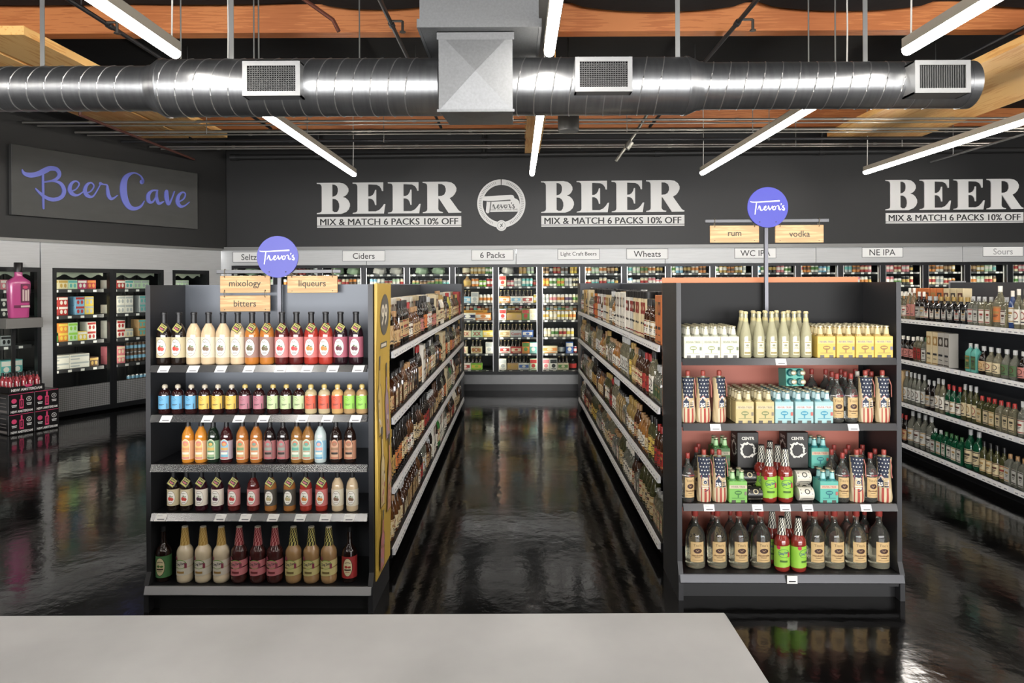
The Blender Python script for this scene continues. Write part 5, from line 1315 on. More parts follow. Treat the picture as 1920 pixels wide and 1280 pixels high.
# large tonic bottles
R = 0.034
TON = Kind('tonic_bottle', MB().lathe([(R * .9, 0), (R, .008), (R, .1), (R * .96, .13), (R * .78, .165), (R * .5, .205), (R * .37, .232), (R * .35, .262)], 20), [TONIC])
mb = MB().art(cyl(R), [('rect', -.019, .019, .018, .098, 0), ('rect', -.016, .016, .088, .093, 1), ('rect', -.011, .011, .06, .063, 1), ('rect', -.013, .013, .052, .054, 2), ('ell', 0, .074, .008, .006, 2), ('rect', -.016, .016, .024, .034, 1)])
TON.add('label', mb, [M((226, 220, 190), .4), M((160, 140, 70), .5), M((140, 140, 110), .5)])
TON.add('neck_label', MB().lathe([(R * .48, .207), (R * .385, .235)], 16), [M((214, 196, 130), .4)])
TON.add('cap', MB().lathe([(R * .38, .26), (R * .42, .262), (R * .42, .27), (R * .3, .275)], 14), [M((222, 206, 150), .35, .3)])
for r_, (pxs, w) in enumerate((((1398, 1423, 1447, 1469, 1489, 1511), .05), ((1391, 1413, 1435, 1456, 1477, 1498), .128), ((1390, 1412, 1434, 1456, 1478), .21))):
    for i, px in enumerate(pxs):
        TON.spawn((ER(px, 640, w), w, ZR[0] + .001), 0, 'tall pale tonic bottle in the %s row on the top tonic shelf, %s across' % (('front', 'middle', 'back')[r_], nth(i + 1)), 'bottle', 'tall tonic bottles on the top shelf', ENDR)
# four-packs
def fourpack_kind(name, H=0.128, W=0.108):
    mb = MB(); h = W / 2
    mb.cbox(0.003, -h, h, -h, h, 0, H)
    sf = flat_front(-h)
    mb.art(sf, [('rect', -h * .96, h * .96, H * .84, H * .97, 2), ('rect', -h * .96, h * .96, H * .66, H * .82, 1), ('txt', 'FEVER-TREE', 0, H * .74, H * .09, W * .84, 3, .02), ('ell', 0, H * .47, h * .4, H * .1, 4), ('rect', -h * .28, h * .28, H * .44, H * .5, 0), ('rect', -h * .06, h * .06, H * .24, H * .38, 4), ('rect', -h * .7, h * .7, H * .21, H * .23, 4), ('rect', h * .68, h * .92, H * .36, H * .52, 3), ('rect', -h * .72, -h * .28, 0.001, H * .13, 5), ('rect', h * .28, h * .72, 0.001, H * .13, 5)], .0008, .0003)
    K = Kind(name, mb, [FR_W, FR_W, FR_W, INK, INK, M((50, 44, 36), .3)])
    for sx in (-1, 1):
        for sy_ in (-1, 1):
            K.add('bottle', MB().lathe([(.024, H - .002), (.0235, H + .004), (.0155, H + .012), (.0125, H + .045), (.0125, H + .052), (.0155, H + .053), (.0155, H + .059), (.011, H + .062)], 12, cx=sx * .027, cy=sy_ * .027, ms=[0, 0, 1, 0, 2, 2, 2]), [TONIC, FR_W, M((196, 186, 150), .35, .5)])
    return K
FP = fourpack_kind('tonic_four_pack')
FPC = {'pale green': ((214, 210, 190), (206, 204, 178), (222, 220, 200), (120, 130, 100), (150, 160, 110), (206, 208, 180), (226, 222, 200)), 'yellow': ((222, 184, 76), (226, 196, 110), (228, 196, 96), (110, 110, 130), (150, 110, 60), (216, 180, 100), (226, 206, 150)),
       'beige': ((196, 176, 116), (206, 186, 140), (202, 182, 124), (130, 120, 100), (120, 130, 80), (196, 176, 120), (222, 206, 160)), 'sky blue': ((150, 190, 190), (176, 200, 196), (160, 196, 196), (196, 90, 80), (40, 140, 170), (120, 180, 190), (190, 222, 224)),
       'lime green': ((120, 186, 80), (206, 190, 160), (126, 190, 88), (120, 110, 100), (60, 120, 50), (90, 160, 80), (170, 210, 150)), 'dark green': ((62, 104, 50), (176, 164, 136), (66, 110, 56), (90, 84, 74), (40, 74, 36), (80, 140, 70), (170, 210, 150)), 'teal': ((84, 176, 158), (206, 180, 150), (90, 180, 162), (190, 100, 90), (30, 110, 120), (50, 150, 150), (150, 210, 206))}
def fourpack(c, u, w, z, label, rot=0.0, tilt=None):
    a, b, e, t1, t2, gl, nl = FPC[c]
    return FP.spawn((u, w, z), rot, label, 'drink pack', 'tonic four-packs', ENDR, {'tonic_four_pack': [M(a, .5), M(b, .5), M(e, .5), M(t1, .5), M(t2, .5), None], 'bottle': [M(gl, .08, trans=.35, coat=.4), M(nl, .4)]}, tilt)
for i, px in enumerate((1295.5, 1329, 1363.5)):
    for r_ in range(3):
        fourpack('pale green', ER(px, 650, .07) * (1 + .0 * r_), .066 + r_ * .112, ZR[0], 'pale green and white tonic four-pack, %s from the aisle, %s row of the top shelf' % (nth(i + 1), nth(r_ + 1)))
for i, px in enumerate((1542, 1577.5, 1613, 1648)):
    for r_ in range(3):
        fourpack('yellow', ER(px, 650, .07), .066 + r_ * .112, ZR[0], 'yellow tonic four-pack, %s past the tall bottles, %s row of the top shelf' % (nth(i + 1), nth(r_ + 1)))
for i, (px, c) in enumerate(((1391, 'beige'), (1428.5, 'beige'), (1464, 'sky blue'), (1501, 'sky blue'), (1537.5, 'sky blue'))):
    for r_ in range(3 if i < 4 else 2):
        fourpack(c, ER(px, 775, .06), .056 + r_ * .112, ZR[1], '%s tonic four-pack, %s along, %s row of the second shelf' % (c, nth(i + 1), nth(r_ + 1)))
fourpack('teal', ER(1474, 720, .25), .235, ZR[1] + .19 + .056, 'teal four-pack lying on its side on top of the others, caps facing out', tilt=(radians(84), 0.0))
zt = ZR[2] + .157
for px0, px1, nm in ((1332, 1428, 'toward the aisle'), (1470, 1552, 'toward the gin shelves')):
    solo('display_riser', MB().cbox(.003, ER(px0, 880, .2), ER(px1, 880, .2), .19, .37, ZR[2], zt), BLACK_METAL, 'black riser under the cartons of the third shelf, ' + nm, 'riser', (ER((px0 + px1) / 2, 880, .2), .25, ZR[2]), ENDR)
fourpack('dark green', ER(1349.5, 850, .225), .24, zt, 'dark green four-pack raised at the back of the third shelf')
fourpack('lime green', ER(1379, 920, .066), .066, ZR[2], 'bright lime four-pack at the front of the third shelf')
fourpack('teal', ER(1533, 850, .225), .24, zt, 'teal four-pack raised beside the second black carton')
fourpack('teal', ER(1547.5, 920, .066), .066, ZR[2], 'teal four-pack at the front of the third shelf beside the white cans')
# black cartons with a splash ring
mb = MB().cbox(.003, -.066, .066, -.066, .066, 0, .222)
def splash(sf_, seed):
    rn = random.Random(seed); ops = []
    for i in range(46):
        a = 2 * pi * i / 46; r = .036 + rn.uniform(0, .012) ; s = rn.uniform(.003, .0075)
        ops.append(('ell', r * cos(a), .112 + r * sin(a), s, s * rn.uniform(.7, 1.3), 1))
    ops += [('poly', [(.03, .085), (.058, .098), (.05, .088), (.034, .076)], 1), ('poly', [(-.036, .135), (-.05, .152), (-.034, .148)], 1)]
    mb.art(sf_, ops, .0006, .00001)
    mb.art(sf_, [('ell', 0, .112, .0335, .0335, 0), ('txt', 'CENTR', 0, .185, .019, .078, 1, .03)], .0013, .0003)
splash(flat_front(-.066), 1)
splash(lambda u, v, d: (-.066 - d, -u, v), 2)
CEN = Kind('drink_carton', mb, [M((36, 34, 32), .5), M((226, 222, 212), .5)])
CEN.spawn((ER(1402, 850, .2), .262, zt), 0, 'black carton with white splash ring, beside the dark green four-pack', 'carton', 'splash ring cartons', ENDR)
CEN.spawn((ER(1495, 850, .2), .262, zt), 0, 'black carton with white splash ring, beside the teal four-pack', 'carton', 'splash ring cartons', ENDR)
# lying cans in wire cradles
mb = MB().lathe([(.03, -.05), (.04, -.044), (.04, .044), (.03, .05)], 24, ms=[2, 0, 2])
mb.v = [(z, x, y + .04) for x, y, z in mb.v]
sfc = lambda u, v, d: (u, -(.04 + d) * cos(v / .04), .04 + (.04 + d) * sin(v / .04))
ops = [('ell', .004 + .013 * cos(2 * pi * i / 20), .022 + .013 * sin(2 * pi * i / 20), .003, .003, 1) for i in range(20)]
mb.art(sfc, ops, .0006, .00002); mb.art(sfc, [('rect', .03, .036, .006, .04, 1), ('rect', -.036, -.031, .01, .036, 1), ('rect', -.04, .045, -.025, -.021, 1)], .0012, .0002)
LCAN = Kind('lying_can', mb, [FR_W, INK, M((200, 198, 190), .35, .5)])
LCAN.add('wire_cradle', MB().tube([(-.03, -.043, .001), (-.03, -.046, .022), (.03, -.046, .022), (.03, -.043, .001)], .0014, 6).tube([(-.03, -.043, .0015), (-.03, .045, .0015)], .0014, 6).tube([(.03, -.043, .0015), (.03, .045, .0015)], .0014, 6), [INK])
for px, w, dz, c, lb in ((1401, .125, .083, 0, 'black lying can on top of another beside the lime four-pack'), (1412, .062, 0, 0, 'black lying can at the bottom beside the lime four-pack'), (1503, .125, .083, 1, 'white lying can on top of another beside the teal four-pack'), (1508, .062, 0, 1, 'white lying can at the bottom beside the teal four-pack')):
    LCAN.spawn((ER(px, 915, w), w, ZR[2] + .001 + dz), radians(2), lb, 'can', 'lying cans in wire cradles', ENDR, {'lying_can': [M((30, 28, 27), .3), M((206, 190, 150), .4), M((60, 58, 54), .35, .5)]} if c == 0 else {'lying_can': [M((222, 214, 196), .4), M((40, 38, 36), .5), None]})
for px, c in ((1401, 0), (1503, 1)):       # the cans the upper ones rest on
    LCAN.spawn((ER(px, 915, .15), .147, ZR[2] + .001), 0, '%s lying can in the back row under the stacked one' % ('black', 'white')[c], 'can', 'lying cans in wire cradles', ENDR, {'lying_can': [M((30, 28, 27), .3), M((206, 190, 150), .4), M((60, 58, 54), .35, .5)]} if c == 0 else {'lying_can': [M((222, 214, 196), .4), M((40, 38, 36), .5), None]})
# bloody mary mixers
BM = mixer_kind('bloody_mary_bottle', .0445, .318, ((.03, .155, 0),))
BMM = {'bloody_mary_bottle': [liquid((138, 40, 30), .14)], 'label': [M((150, 206, 60), .5), M((60, 130, 60), .5), M((60, 70, 130), .5), M((196, 40, 70), .5), M((70, 110, 30), .5)], 'neck_wrap': [M((28, 26, 26), .35), M((210, 206, 190), .4)], 'cap': [M((28, 26, 26), .4)]}
for px, w, z, lb in ((1442, .05, ZR[2], 'red mixer with lime label, front of third shelf, nearer the black cans'), (1472, .05, ZR[2], 'red mixer with lime label, front of third shelf, nearer the white cans'), (1428, .142, ZR[2], 'red mixer with lime label in the back of the third shelf, nearer the black cans'), (1444, .24, ZR[2], 'red mixer with lime label in the back of the third shelf, middle one'), (1458, .145, ZR[2], 'red mixer with lime label in the back of the third shelf, nearer the white cans'),
                     (1466, .035, BR_, 'red mixer with lime label on the bottom shelf beside the fourth big vodka bottle'), (1497, .03, BR_, 'red mixer with lime label on the bottom shelf, turned toward the fifth vodka bottle'), (1448, .15, BR_, 'red mixer in the back of the bottom shelf, nearer the aisle'), (1477, .15, BR_, 'red mixer in the back of the bottom shelf, middle one')):
    BM.spawn((ER(px, 920 if z > .3 else 1060, w), w, z), radians(-4) if px != 1497 else radians(28), lb, 'bottle', 'bloody mary mixers', ENDR, BMM)
# vodka bottles
def vodka_kind(name, R, H, b, lw, l0, l1, glass, fill=0.0):
    K = Kind(name, MB().lathe([(R * .8, 0), (R * .96, .006), (R, .016), (R, b), (R * .93, b + .02 * H / .3), (R * .7, b + .042 * H / .3), (R * .4, b + .06 * H / .3), (R * .3, b + .075 * H / .3), (R * .27, .9 * H), (R * .3, .91 * H)], 24) if not fill else MB().lathe([(R * .8, 0), (R * .96, .006), (R, .016), (R, fill), (R, b), (R * .93, b + .02 * H / .3), (R * .7, b + .042 * H / .3), (R * .4, b + .06 * H / .3), (R * .3, b + .075 * H / .3), (R * .27, .9 * H), (R * .3, .91 * H)], 24, ms=[1, 1, 1] + [0] * 7), [glass, M((244, 239, 208), .03, trans=.88, ior=1.36)])
    cm = (l0 + l1) / 2; hh = l1 - l0
    mb = MB().art(cyl(R), [('rect', -lw / 2, lw / 2, l0, l1, 0), ('txt', "Tito's", 0, l1 - hh * .16, hh * .13, lw * .74, 1, .0), ('ell', .002, cm + hh * .06, lw * .3, hh * .125, 2), ('line', [(-lw * .1, cm + hh * .1, .0016), (.0, cm + hh * .03, .0022), (lw * .08, cm + hh * .1, .0016), (lw * .14, cm + hh * .07, .0014)], 0), ('txt', 'Handmade', 0, cm - hh * .16, hh * .09, lw * .8, 3), ('rect', -lw * .2, lw * .2, cm - hh * .285, cm - hh * .26, 1), ('rect', -lw * .36, lw * .36, l0 + hh * .1, l0 + hh * .11, 1)], .0008, .0004)
    K.add('label', mb, [M((206, 170, 112), .6, noise=.04), M((80, 62, 40), .6), M((66, 34, 24), .5), M((110, 70, 40), .6)])
    K.add('cap', MB().lathe([(R * .31, .885 * H), (R * .335, .89 * H), (R * .335, .99 * H), (R * .28, H)], 16), [M((156, 52, 44), .45)])
    return K
VB = vodka_kind('large_vodka_bottle', .0585, .345, .185, .083, .045, .165, M((244, 243, 228), .03, trans=.97, ior=1.36), .125)
VS = vodka_kind('vodka_bottle', .0385, .29, .165, .064, .03, .15, M((236, 236, 226), .03, trans=.95, ior=1.36))
VC = vodka_kind('collared_vodka_bottle', .0385, .29, .165, .064, .03, .15, M((236, 236, 226), .03, trans=.95, ior=1.36))
mb = MB(); n = 12
for i in range(n):
    q = []
    for (ii, r, z) in ((i, .041, .158), (i + 1, .041, .158), (i + 1, .022, .20), (i, .022, .20)):
        t = 2 * pi * (ii + .5) / n; q.append((r * cos(t), r * sin(t), z))
    mb.add(q, [(0, 1, 2, 3)], (i // 2) % 3)
    mb.add([(a * .985, b * .985, c) for a, b, c in q], [(0, 1, 2, 3)], (i // 2) % 3)
VC.add('paper_collar', mb, [M((222, 214, 206), .6), M((176, 44, 44), .6), M((60, 62, 140), .6)])
for i, px in enumerate((1304, 1345, 1386, 1427, 1528, 1565, 1606, 1649)):
    VB.spawn((ER(px, 1060, .08), .085, BR_), 0, 'large clear vodka bottle with tan label, %s along the bottom shelf' % nth(i + 1), 'bottle', 'large vodka bottles on the bottom shelf', ENDR)
for i, (px, w) in enumerate(((1302, .22), (1338, .23), (1371, .22), (1412, .23), (1520, .22), (1552, .23), (1590, .22), (1624, .23))):
    (VC if i % 2 else VS).spawn((ER(px, 1000, w), w + .02, BR_ + .0), radians(-20 + 13 * i % 40), 'vodka bottle standing behind the large ones on the bottom shelf, %s across' % nth(i + 1), 'bottle', 'vodka bottles at the back of the bottom shelf', ENDR)
Z2, Z3 = ZR[1], ZR[2]
for j, (u, w, z, K, lb) in enumerate(((.305, .05, Z2, VC, 'in front, nearest the blue packs'), (.388, .05, Z2, VC, 'in front, beside the flag bag'), (.246, .27, Z2, VC, 'at the back, alone behind the blue packs'), (.315, .14, Z2, VC, 'in the middle row behind the first collared bottle'), (.395, .14, Z2, VC, 'in the middle row, second across'), (.325, .25, Z2, VS, 'in the back row, first of the red caps'), (.42, .25, Z2, VS, 'in the back row, second of the red caps'),
                      (.474, .15, Z2, VS, 'with pale cap in the middle row'), (.51, .25, Z2, VS, 'in the back row behind the flag bag'), (.555, .14, Z2, VS, 'directly behind the flag bag by the panel'), (.59, .25, Z2, VS, 'in the back corner by the side panel'),
                      (-.588, .05, Z3, VC, 'at the aisle end of the third shelf'), (.335, .05, Z3, VC, 'with flag collar beside the teal four-pack'), (.501, .05, Z3, VC, 'between the two flag bags of the third shelf'), (-.5, .2, Z3, VS, 'at the back of the third shelf, behind the first bag'), (-.465, .285, Z3, VS, 'in the back corner of the third shelf by the aisle'), (-.416, .14, Z3, VS, 'behind the two third-shelf bags'),
                      (.31, .138, Z3, VS, 'third shelf middle row, first red cap'), (.40, .15, Z3, VS, 'third shelf middle row, second red cap'), (.49, .15, Z3, VS, 'third shelf middle row, third red cap'), (.58, .15, Z3, VS, 'third shelf middle row, fourth red cap'), (.375, .25, Z3, VS, 'third shelf back row, first red cap'), (.465, .25, Z3, VS, 'third shelf back row, second red cap'), (.553, .25, Z3, VS, 'third shelf back row, third red cap'))):
    mats = {'cap': [M((206, 196, 180), .45)]} if 'pale cap' in lb else None
    K.spawn((u, w, z), radians(-8 + 6 * (j % 4)), 'vodka bottle with tan label %s' % lb, 'bottle', 'vodka bottles on the tonic end cap', ENDR, mats)
# cloth bags printed with stars and stripes
CREAM = M((196, 172, 128), .75, bump=.25, scale=30); NAVY = M((38, 46, 68), .7); REDST = M((172, 64, 52), .7); PALEST = M((206, 188, 152), .7); STAR = M((232, 228, 216), .7); BADGE_R = M((206, 92, 80), .6); BADGE_N = M((36, 48, 74), .6)
def bag_kind(name, badge, seed):
    rn = random.Random(seed); ph = rn.uniform(0, 6)
    rows = [(0.0, .036), (.004, .041), (.03, .044), (.07, .043), (.12, .040), (.16, .038), (.2, .037), (.235, .038), (.262, .040), (.268, .037)]
    rows = spline(rows, 3); seg = 40
    def RR(t, z):
        k = 1 + .05 * sin(3 * t + ph + z * 24) * (.4 + z * 3) + .03 * sin(8 * t + z * 50 + ph)
        return k
    def rad(z):
        for (za, ra), (zb_, rb) in zip(rows, rows[1:]):
            if za <= z <= zb_: return ra + (rb - ra) * (z - za) / max(1e-6, zb_ - za)
        return rows[-1][1]
    def sf(u, v, d):
        t = -pi / 2 + u / .041; r = rad(v) * RR(t, v) + d
        return (r * cos(t), r * sin(t) * .82, v)
    mb = MB(); b0 = 0
    for z, r in rows:
        for i in range(seg):
            t = 2 * pi * i / seg; q = r * RR(t, z); mb.v.append((q * cos(t), q * sin(t) * .82, z))
    for j_ in range(len(rows) - 1):
        for i in range(seg):
            t = 2 * pi * (i + .5) / seg; a = (t + pi / 2 + pi) % (2 * pi) - pi; z = (rows[j_][0] + rows[j_ + 1][0]) / 2
            m = 0
            lim = .78 + .5 * max(0, (z - .15) / .1)
            if z > .148 and abs(a) < lim: m = 1
            if z < .092 and abs(a - .05) < .98 + .5 * (.09 - z): m = 2 if int((a + 4) / (.30 + .0 * z)) % 2 else 3
            mb.f.append((j_ * seg + i, j_ * seg + (i + 1) % seg, (j_ + 1) * seg + (i + 1) % seg, (j_ + 1) * seg + i)); mb.m.append(m); mb.sm.append(True)
    mb.f.append(tuple(range(seg))); mb.m.append(0); mb.sm.append(False)
    K = Kind(name, mb, [CREAM, NAVY, REDST, PALEST])
    mb = MB(); ops = []
    for r_ in range(5):
        for c in range(4):
            ops.append(('star', -.030 + c * .019 + (.008 if r_ % 2 else 0), .255 - r_ * .022, .0062, 0))
    K.add('star_print', mb.art(sf, ops, .0012, .00001), [STAR])
    mb = MB()
    if badge == '25':
        o = [(-.034, .085), (.034, .085), (.034, .135), (.016, .137), (.004, .15), (-.008, .162), (-.02, .155), (-.024, .14), (-.034, .132)]
        mb.art(sf, [('poly', o, 0), ('poly', [(a * .92, .118 + (b - .118) * .92) for a, b in o], 1), ('poly', [(-.029, .09), (.004, .09), (.004, .128), (-.004, .134), (-.012, .152), (-.02, .136), (-.029, .128)], 2), ('txt', '25', -.0125, .107, .022, .03, 3, .04), ('rect', .009, .029, .117, .121, 2), ('rect', .009, .027, .108, .112, 2), ('rect', .008, .03, .093, .1, 2)], .0018, .0004)
    else:
        o = [(-.026, .075), (0, .06), (.026, .075), (.026, .158), (-.026, .158)]
        mb.art(sf, [('poly', o, 0), ('poly', [(a * .9, .112 + (b - .112) * .93) for a, b in o], 2), ('txt', "Tito's", 0, .143, .013, .036, 3, .02), ('ell', 0, .12, .0125, .0125, 3), ('ell', 0, .12, .0105, .0105, 2), ('line', [(-.005, .123, .0016), (0, .116, .002), (.005, .123, .0016)], 3), ('txt', 'Handmade', 0, .098, .009, .04, 3, .02), ('rect', -.016, .016, .084, .087, 3)], .0018, .0004)
    K.add('badge', mb, [BADGE_R, STAR, BADGE_N, M((240, 236, 228), .6)])
    K.add('bottle_neck', MB().lathe([(.0125, .255), (.0115, .285)], 12), [M((190, 196, 180), .08, trans=.6)])
    K.add('cap', MB().lathe([(.0125, .278), (.0135, .28), (.0135, .306), (.011, .309)], 14), [M((168, 66, 54), .45)])
    mb = MB(); pts = [(.036, -.012, .255), (.044, -.02, .22), (.043, -.022, .18), (.047, -.018, .15)]
    mb.tube(pts, .0028, 6, 0)
    K.add('tie_cord', mb, [M((190, 110, 96), .7)])
    return K
BAG25 = bag_kind('cloth_bottle_bag', '25', 1); BAGT = bag_kind('cloth_bottle_bag', 'T', 2)
for u, w, z, rot, K, lb in ((-.585, .05, ZR[1], -8, BAG25, 'second shelf, by the aisle panel'), (-.494, .05, ZR[1], 4, BAG25, 'second shelf, second from the aisle panel'), (-.396, .055, ZR[1], 34, BAG25, 'second shelf, turned aside by the beige packs'), (.474, .05, ZR[1], 0, BAG25, 'second shelf, next to the collared bottles'), (.575, .05, ZR[1], 8, BAG25, 'second shelf, at the gin side panel'),
                          (-.49, .052, ZR[2], 0, BAGT, 'third shelf, long badge, near the aisle'), (-.399, .05, ZR[2], 0, BAG25, 'third shelf, beside the lime four-pack'), (.42, .05, ZR[2], -6, BAGT, 'third shelf, long badge, past the teal pack'), (.582, .05, ZR[2], -36, BAG25, 'third shelf, turned aside at the gin side panel')):
    K.spawn((u, w, z), radians(rot), 'stars and stripes bottle bag, ' + lb, 'bottle bag', 'stars and stripes bottle bags', ENDR)

# ------------------------------------------------------------------ bottles along the aisles
def gen_label(R, l0, l1, half, flat=False, oval=False):
    sf = flat_front(-R) if flat else cyl(R)
    n = 14; mb = MB()
    mb.add([sf(-half + 2 * half * i / n, v, .0007) for v in (l0, l1) for i in range(n + 1)], [(i, i + 1, n + 2 + i, n + 1 + i) for i in range(n)], 0, True)
    cm = (l0 + l1) / 2; h = l1 - l0; q = half * .62
    ops = [('rect', -half * .98, half * .98, l1 - h * .1, l1 - h * .03, 1), ('rect', -q, q, cm + h * .05, cm + h * .2, 1), ('rect', -q * .8, q * .8, cm - h * .08, cm - h * .03, 2), ('rect', -q * .6, q * .6, cm - h * .18, cm - h * .14, 2), ('rect', -half * .98, half * .98, l0 + h * .05, l0 + h * .12, 1)]
    if oval: ops = [('ell', 0, cm + h * .08, half * .55, h * .27, 1), ('ell', 0, cm + h * .08, half * .42, h * .2, 0), ('rect', -q, q, l0 + h * .12, l0 + h * .2, 2)]
    return mb.art(sf, ops, .0012, .0003)
CAP0 = M((30, 28, 28), .4)
def gk(name, R, prof, lab, cap, q=None, flat=False, oval=False, seg=18):
    K = Kind(name, MB().lathe([(R * a, z) for a, z in prof], seg, q=q), [CAP0])
    K.add('label', gen_label(R * (1.0 if not q else .985), *lab, flat=flat, oval=oval), [FR_W, INK, INK])
    K.add('cap', MB().lathe([(cap[0], cap[1]), (cap[0], cap[2]), (cap[0] * .9, cap[2] + .002)], 12), [CAP0])
    K.R, K.nm = R, name
    return K
G = {
 'round': gk('round_bottle', .038, [(.86, 0), (1, .01), (1, .165), (.95, .185), (.7, .207), (.42, .222), (.36, .24), (.34, .27)], (.03, .145, .046), (.0145, .25, .297)),
 'square': gk('square_bottle', .036, [(.9, 0), (1, .008), (1, .17), (.9, .19), (.55, .207), (.38, .22), (.36, .24)], (.025, .15, .031), (.0155, .222, .262), q=7, flat=True, seg=24),
 'tall': gk('tall_bottle', .036, [(.86, 0), (1, .01), (1, .19), (.92, .215), (.62, .245), (.4, .265), (.36, .29), (.35, .31)], (.04, .165, .044), (.0145, .285, .335), oval=True),
 'squat': gk('squat_bottle', .046, [(.85, 0), (1, .012), (1.02, .09), (.97, .13), (.75, .165), (.42, .185), (.34, .2), (.33, .22)], (.03, .12, .05), (.018, .212, .25), oval=True),
 'decanter': gk('decanter_bottle', .044, [(.8, 0), (.9, .01), (1, .1), (1.03, .14), (.9, .165), (.4, .185), (.33, .2), (.33, .22)], (.03, .13, .036), (.02, .212, .252), q=5, flat=True, seg=24),
 'slim': gk('slim_bottle', .031, [(.9, 0), (1, .01), (1, .2), (.9, .225), (.55, .25), (.42, .265), (.4, .29)], (.05, .18, .036), (.0135, .272, .32)),
 'magnum': gk('magnum_bottle', .052, [(.86, 0), (1, .012), (1, .2), (.92, .23), (.65, .262), (.36, .285), (.32, .32)], (.045, .18, .06), (.018, .31, .36)),
}
mb = MB().cbox(.003, -.045, .045, -.045, .045, 0, .335).art(flat_front(-.045), [('rect', -.036, .036, .2, .29, 1), ('ell', 0, .245, .02, .03, 0), ('rect', -.03, .03, .1, .12, 2), ('rect', -.025, .025, .06, .066, 2), ('rect', -.043, .043, .012, .022, 1)])
K = Kind('gift_carton', mb, [FR_W, INK, INK]); K.R = .046; K.nm = 'gift_carton'; G['carton'] = K
K = Kind('gift_tube', MB().lathe([(.046, 0), (.047, .004), (.047, .315)], 20).art(cyl(.047), [('rect', -.03, .03, .18, .27, 1), ('rect', -.026, .026, .1, .116, 2), ('ell', 0, .225, .016, .02, 0), ('rect', -.06, .06, .02, .03, 1)]), [FR_W, INK, INK])
K.add('cap', MB().lathe([(.048, .3), (.048, .352), (.045, .355)], 20), [CAP0]); K.R = .049; K.nm = 'gift_tube'; G['tube'] = K
SHN = {'round': 'round', 'square': 'square', 'tall': 'tall', 'squat': 'squat', 'decanter': 'broad', 'slim': 'slim', 'magnum': 'big', 'carton': 'gift', 'tube': 'gift'}
GL = {'amber': (62, 30, 12), 'dark': (22, 16, 13), 'brown': (90, 50, 20), 'honey': (150, 96, 36), 'gold': (176, 140, 70), 'red': (120, 30, 26), 'green': (34, 66, 34), 'olive': (84, 84, 46), 'clear': (150, 152, 138), 'pale': (188, 184, 158), 'yellow': (200, 186, 70), 'white': (214, 206, 190), 'blue': (40, 66, 120), 'teal': (96, 180, 165), 'emerald': (22, 92, 58), 'bright green': (60, 150, 60), 'orange': (206, 110, 44), 'black': (24, 23, 23)}
GLM = {}
def glm(n):
    if n not in GLM:
        if n in ('clear', 'pale'): GLM[n] = M((206, 206, 186) if n == 'clear' else (214, 206, 170), .05, trans=.82, coat=.3, ior=1.36)
        elif n in ('emerald', 'bright green', 'gold', 'olive'): GLM[n] = M(GL[n], .07, trans=.35, coat=.5, ior=1.36)
        else: GLM[n] = M(GL[n], .09, coat=.5)
    return GLM[n]
LB = {'cream': (216, 196, 152), 'white': (226, 220, 206), 'tan': (196, 160, 110), 'black': (36, 34, 33), 'red': (170, 44, 38), 'orange': (212, 116, 56), 'green': (80, 110, 66), 'gold': (190, 150, 76), 'grey': (160, 156, 148), 'yellow': (222, 190, 80), 'pink': (196, 120, 110), 'silver': (186, 184, 176)}
CP = {'black': (28, 26, 26), 'red': (176, 40, 36), 'gold': (176, 140, 66), 'cork': (176, 132, 84), 'white': (216, 210, 198), 'silver': (170, 170, 168), 'green': (60, 110, 60), 'brown': (84, 54, 34)}
A2 = [M((90, 50, 36), .5), M((60, 54, 48), .5), M((150, 50, 40), .5), M((170, 130, 70), .45)]
def put(shape, glass, lab, cap, loc, rot, label, cat, group, rnd):
    K = G[shape]
    ac = A2[rnd.randrange(4)]
    if shape in ('carton', 'tube'): mats = {K.nm: [M(LB.get(lab, GL.get(lab, (200, 200, 200))), .5), ac, INK], 'cap': [M(CP[cap], .45)]}
    else: mats = {K.nm: [glm(glass)], 'label': [M(LB[lab], .55), ac, INK], 'cap': [M(CP[cap], .4)]}
    K.spawn(loc, rot, label, cat, group, WORLD, mats)
def describe(shape, glass, lab):
    if shape == 'carton': return '%s gift carton' % lab
    if shape == 'tube': return '%s gift tube' % lab
    return '%s %s bottle, %s label' % (glass, SHN[shape], lab)
def run(x, side, ya, yb, z, pools, shelf, place, group, seed, row=0):
    """facings of two to five alike bottles from ya to yb"""
    rnd = random.Random(seed); y = ya; i = 0; rot = radians(90) * side
    while True:
        t = (y - ya) / (yb - ya)
        pool = pools(t) if callable(pools) else pools
        shape, glass, labs, caps = rnd.choice(pool)
        lab = rnd.choice(labs); cap = rnd.choice(caps)
        for _ in range(rnd.choice((2, 2, 3, 3, 4, 5))):
            R_ = G[shape].R * (1.0 if shape not in ('square', 'decanter') else 1.04)
            if y + 2 * R_ > yb: return
            i += 1
            xx = x - side * (R_ + .012 + rnd.uniform(0, .012))
            put(shape, glass, lab, cap, (xx, y + R_, z + .0005), rot + rnd.uniform(-.14, .14) * (.15 if shape in ('carton', 'square', 'decanter') else 1), '%s, %s from near end, %s shelf%s, %s' % (describe(shape, glass, lab), nth(i), shelf, ' rear' if row else '', place), 'bottle' if shape not in ('carton', 'tube') else 'gift box', group, rnd)
            y += 2 * R_ + rnd.uniform(.003, .008)
B_, C_ = ['black'], ['cork', 'black']
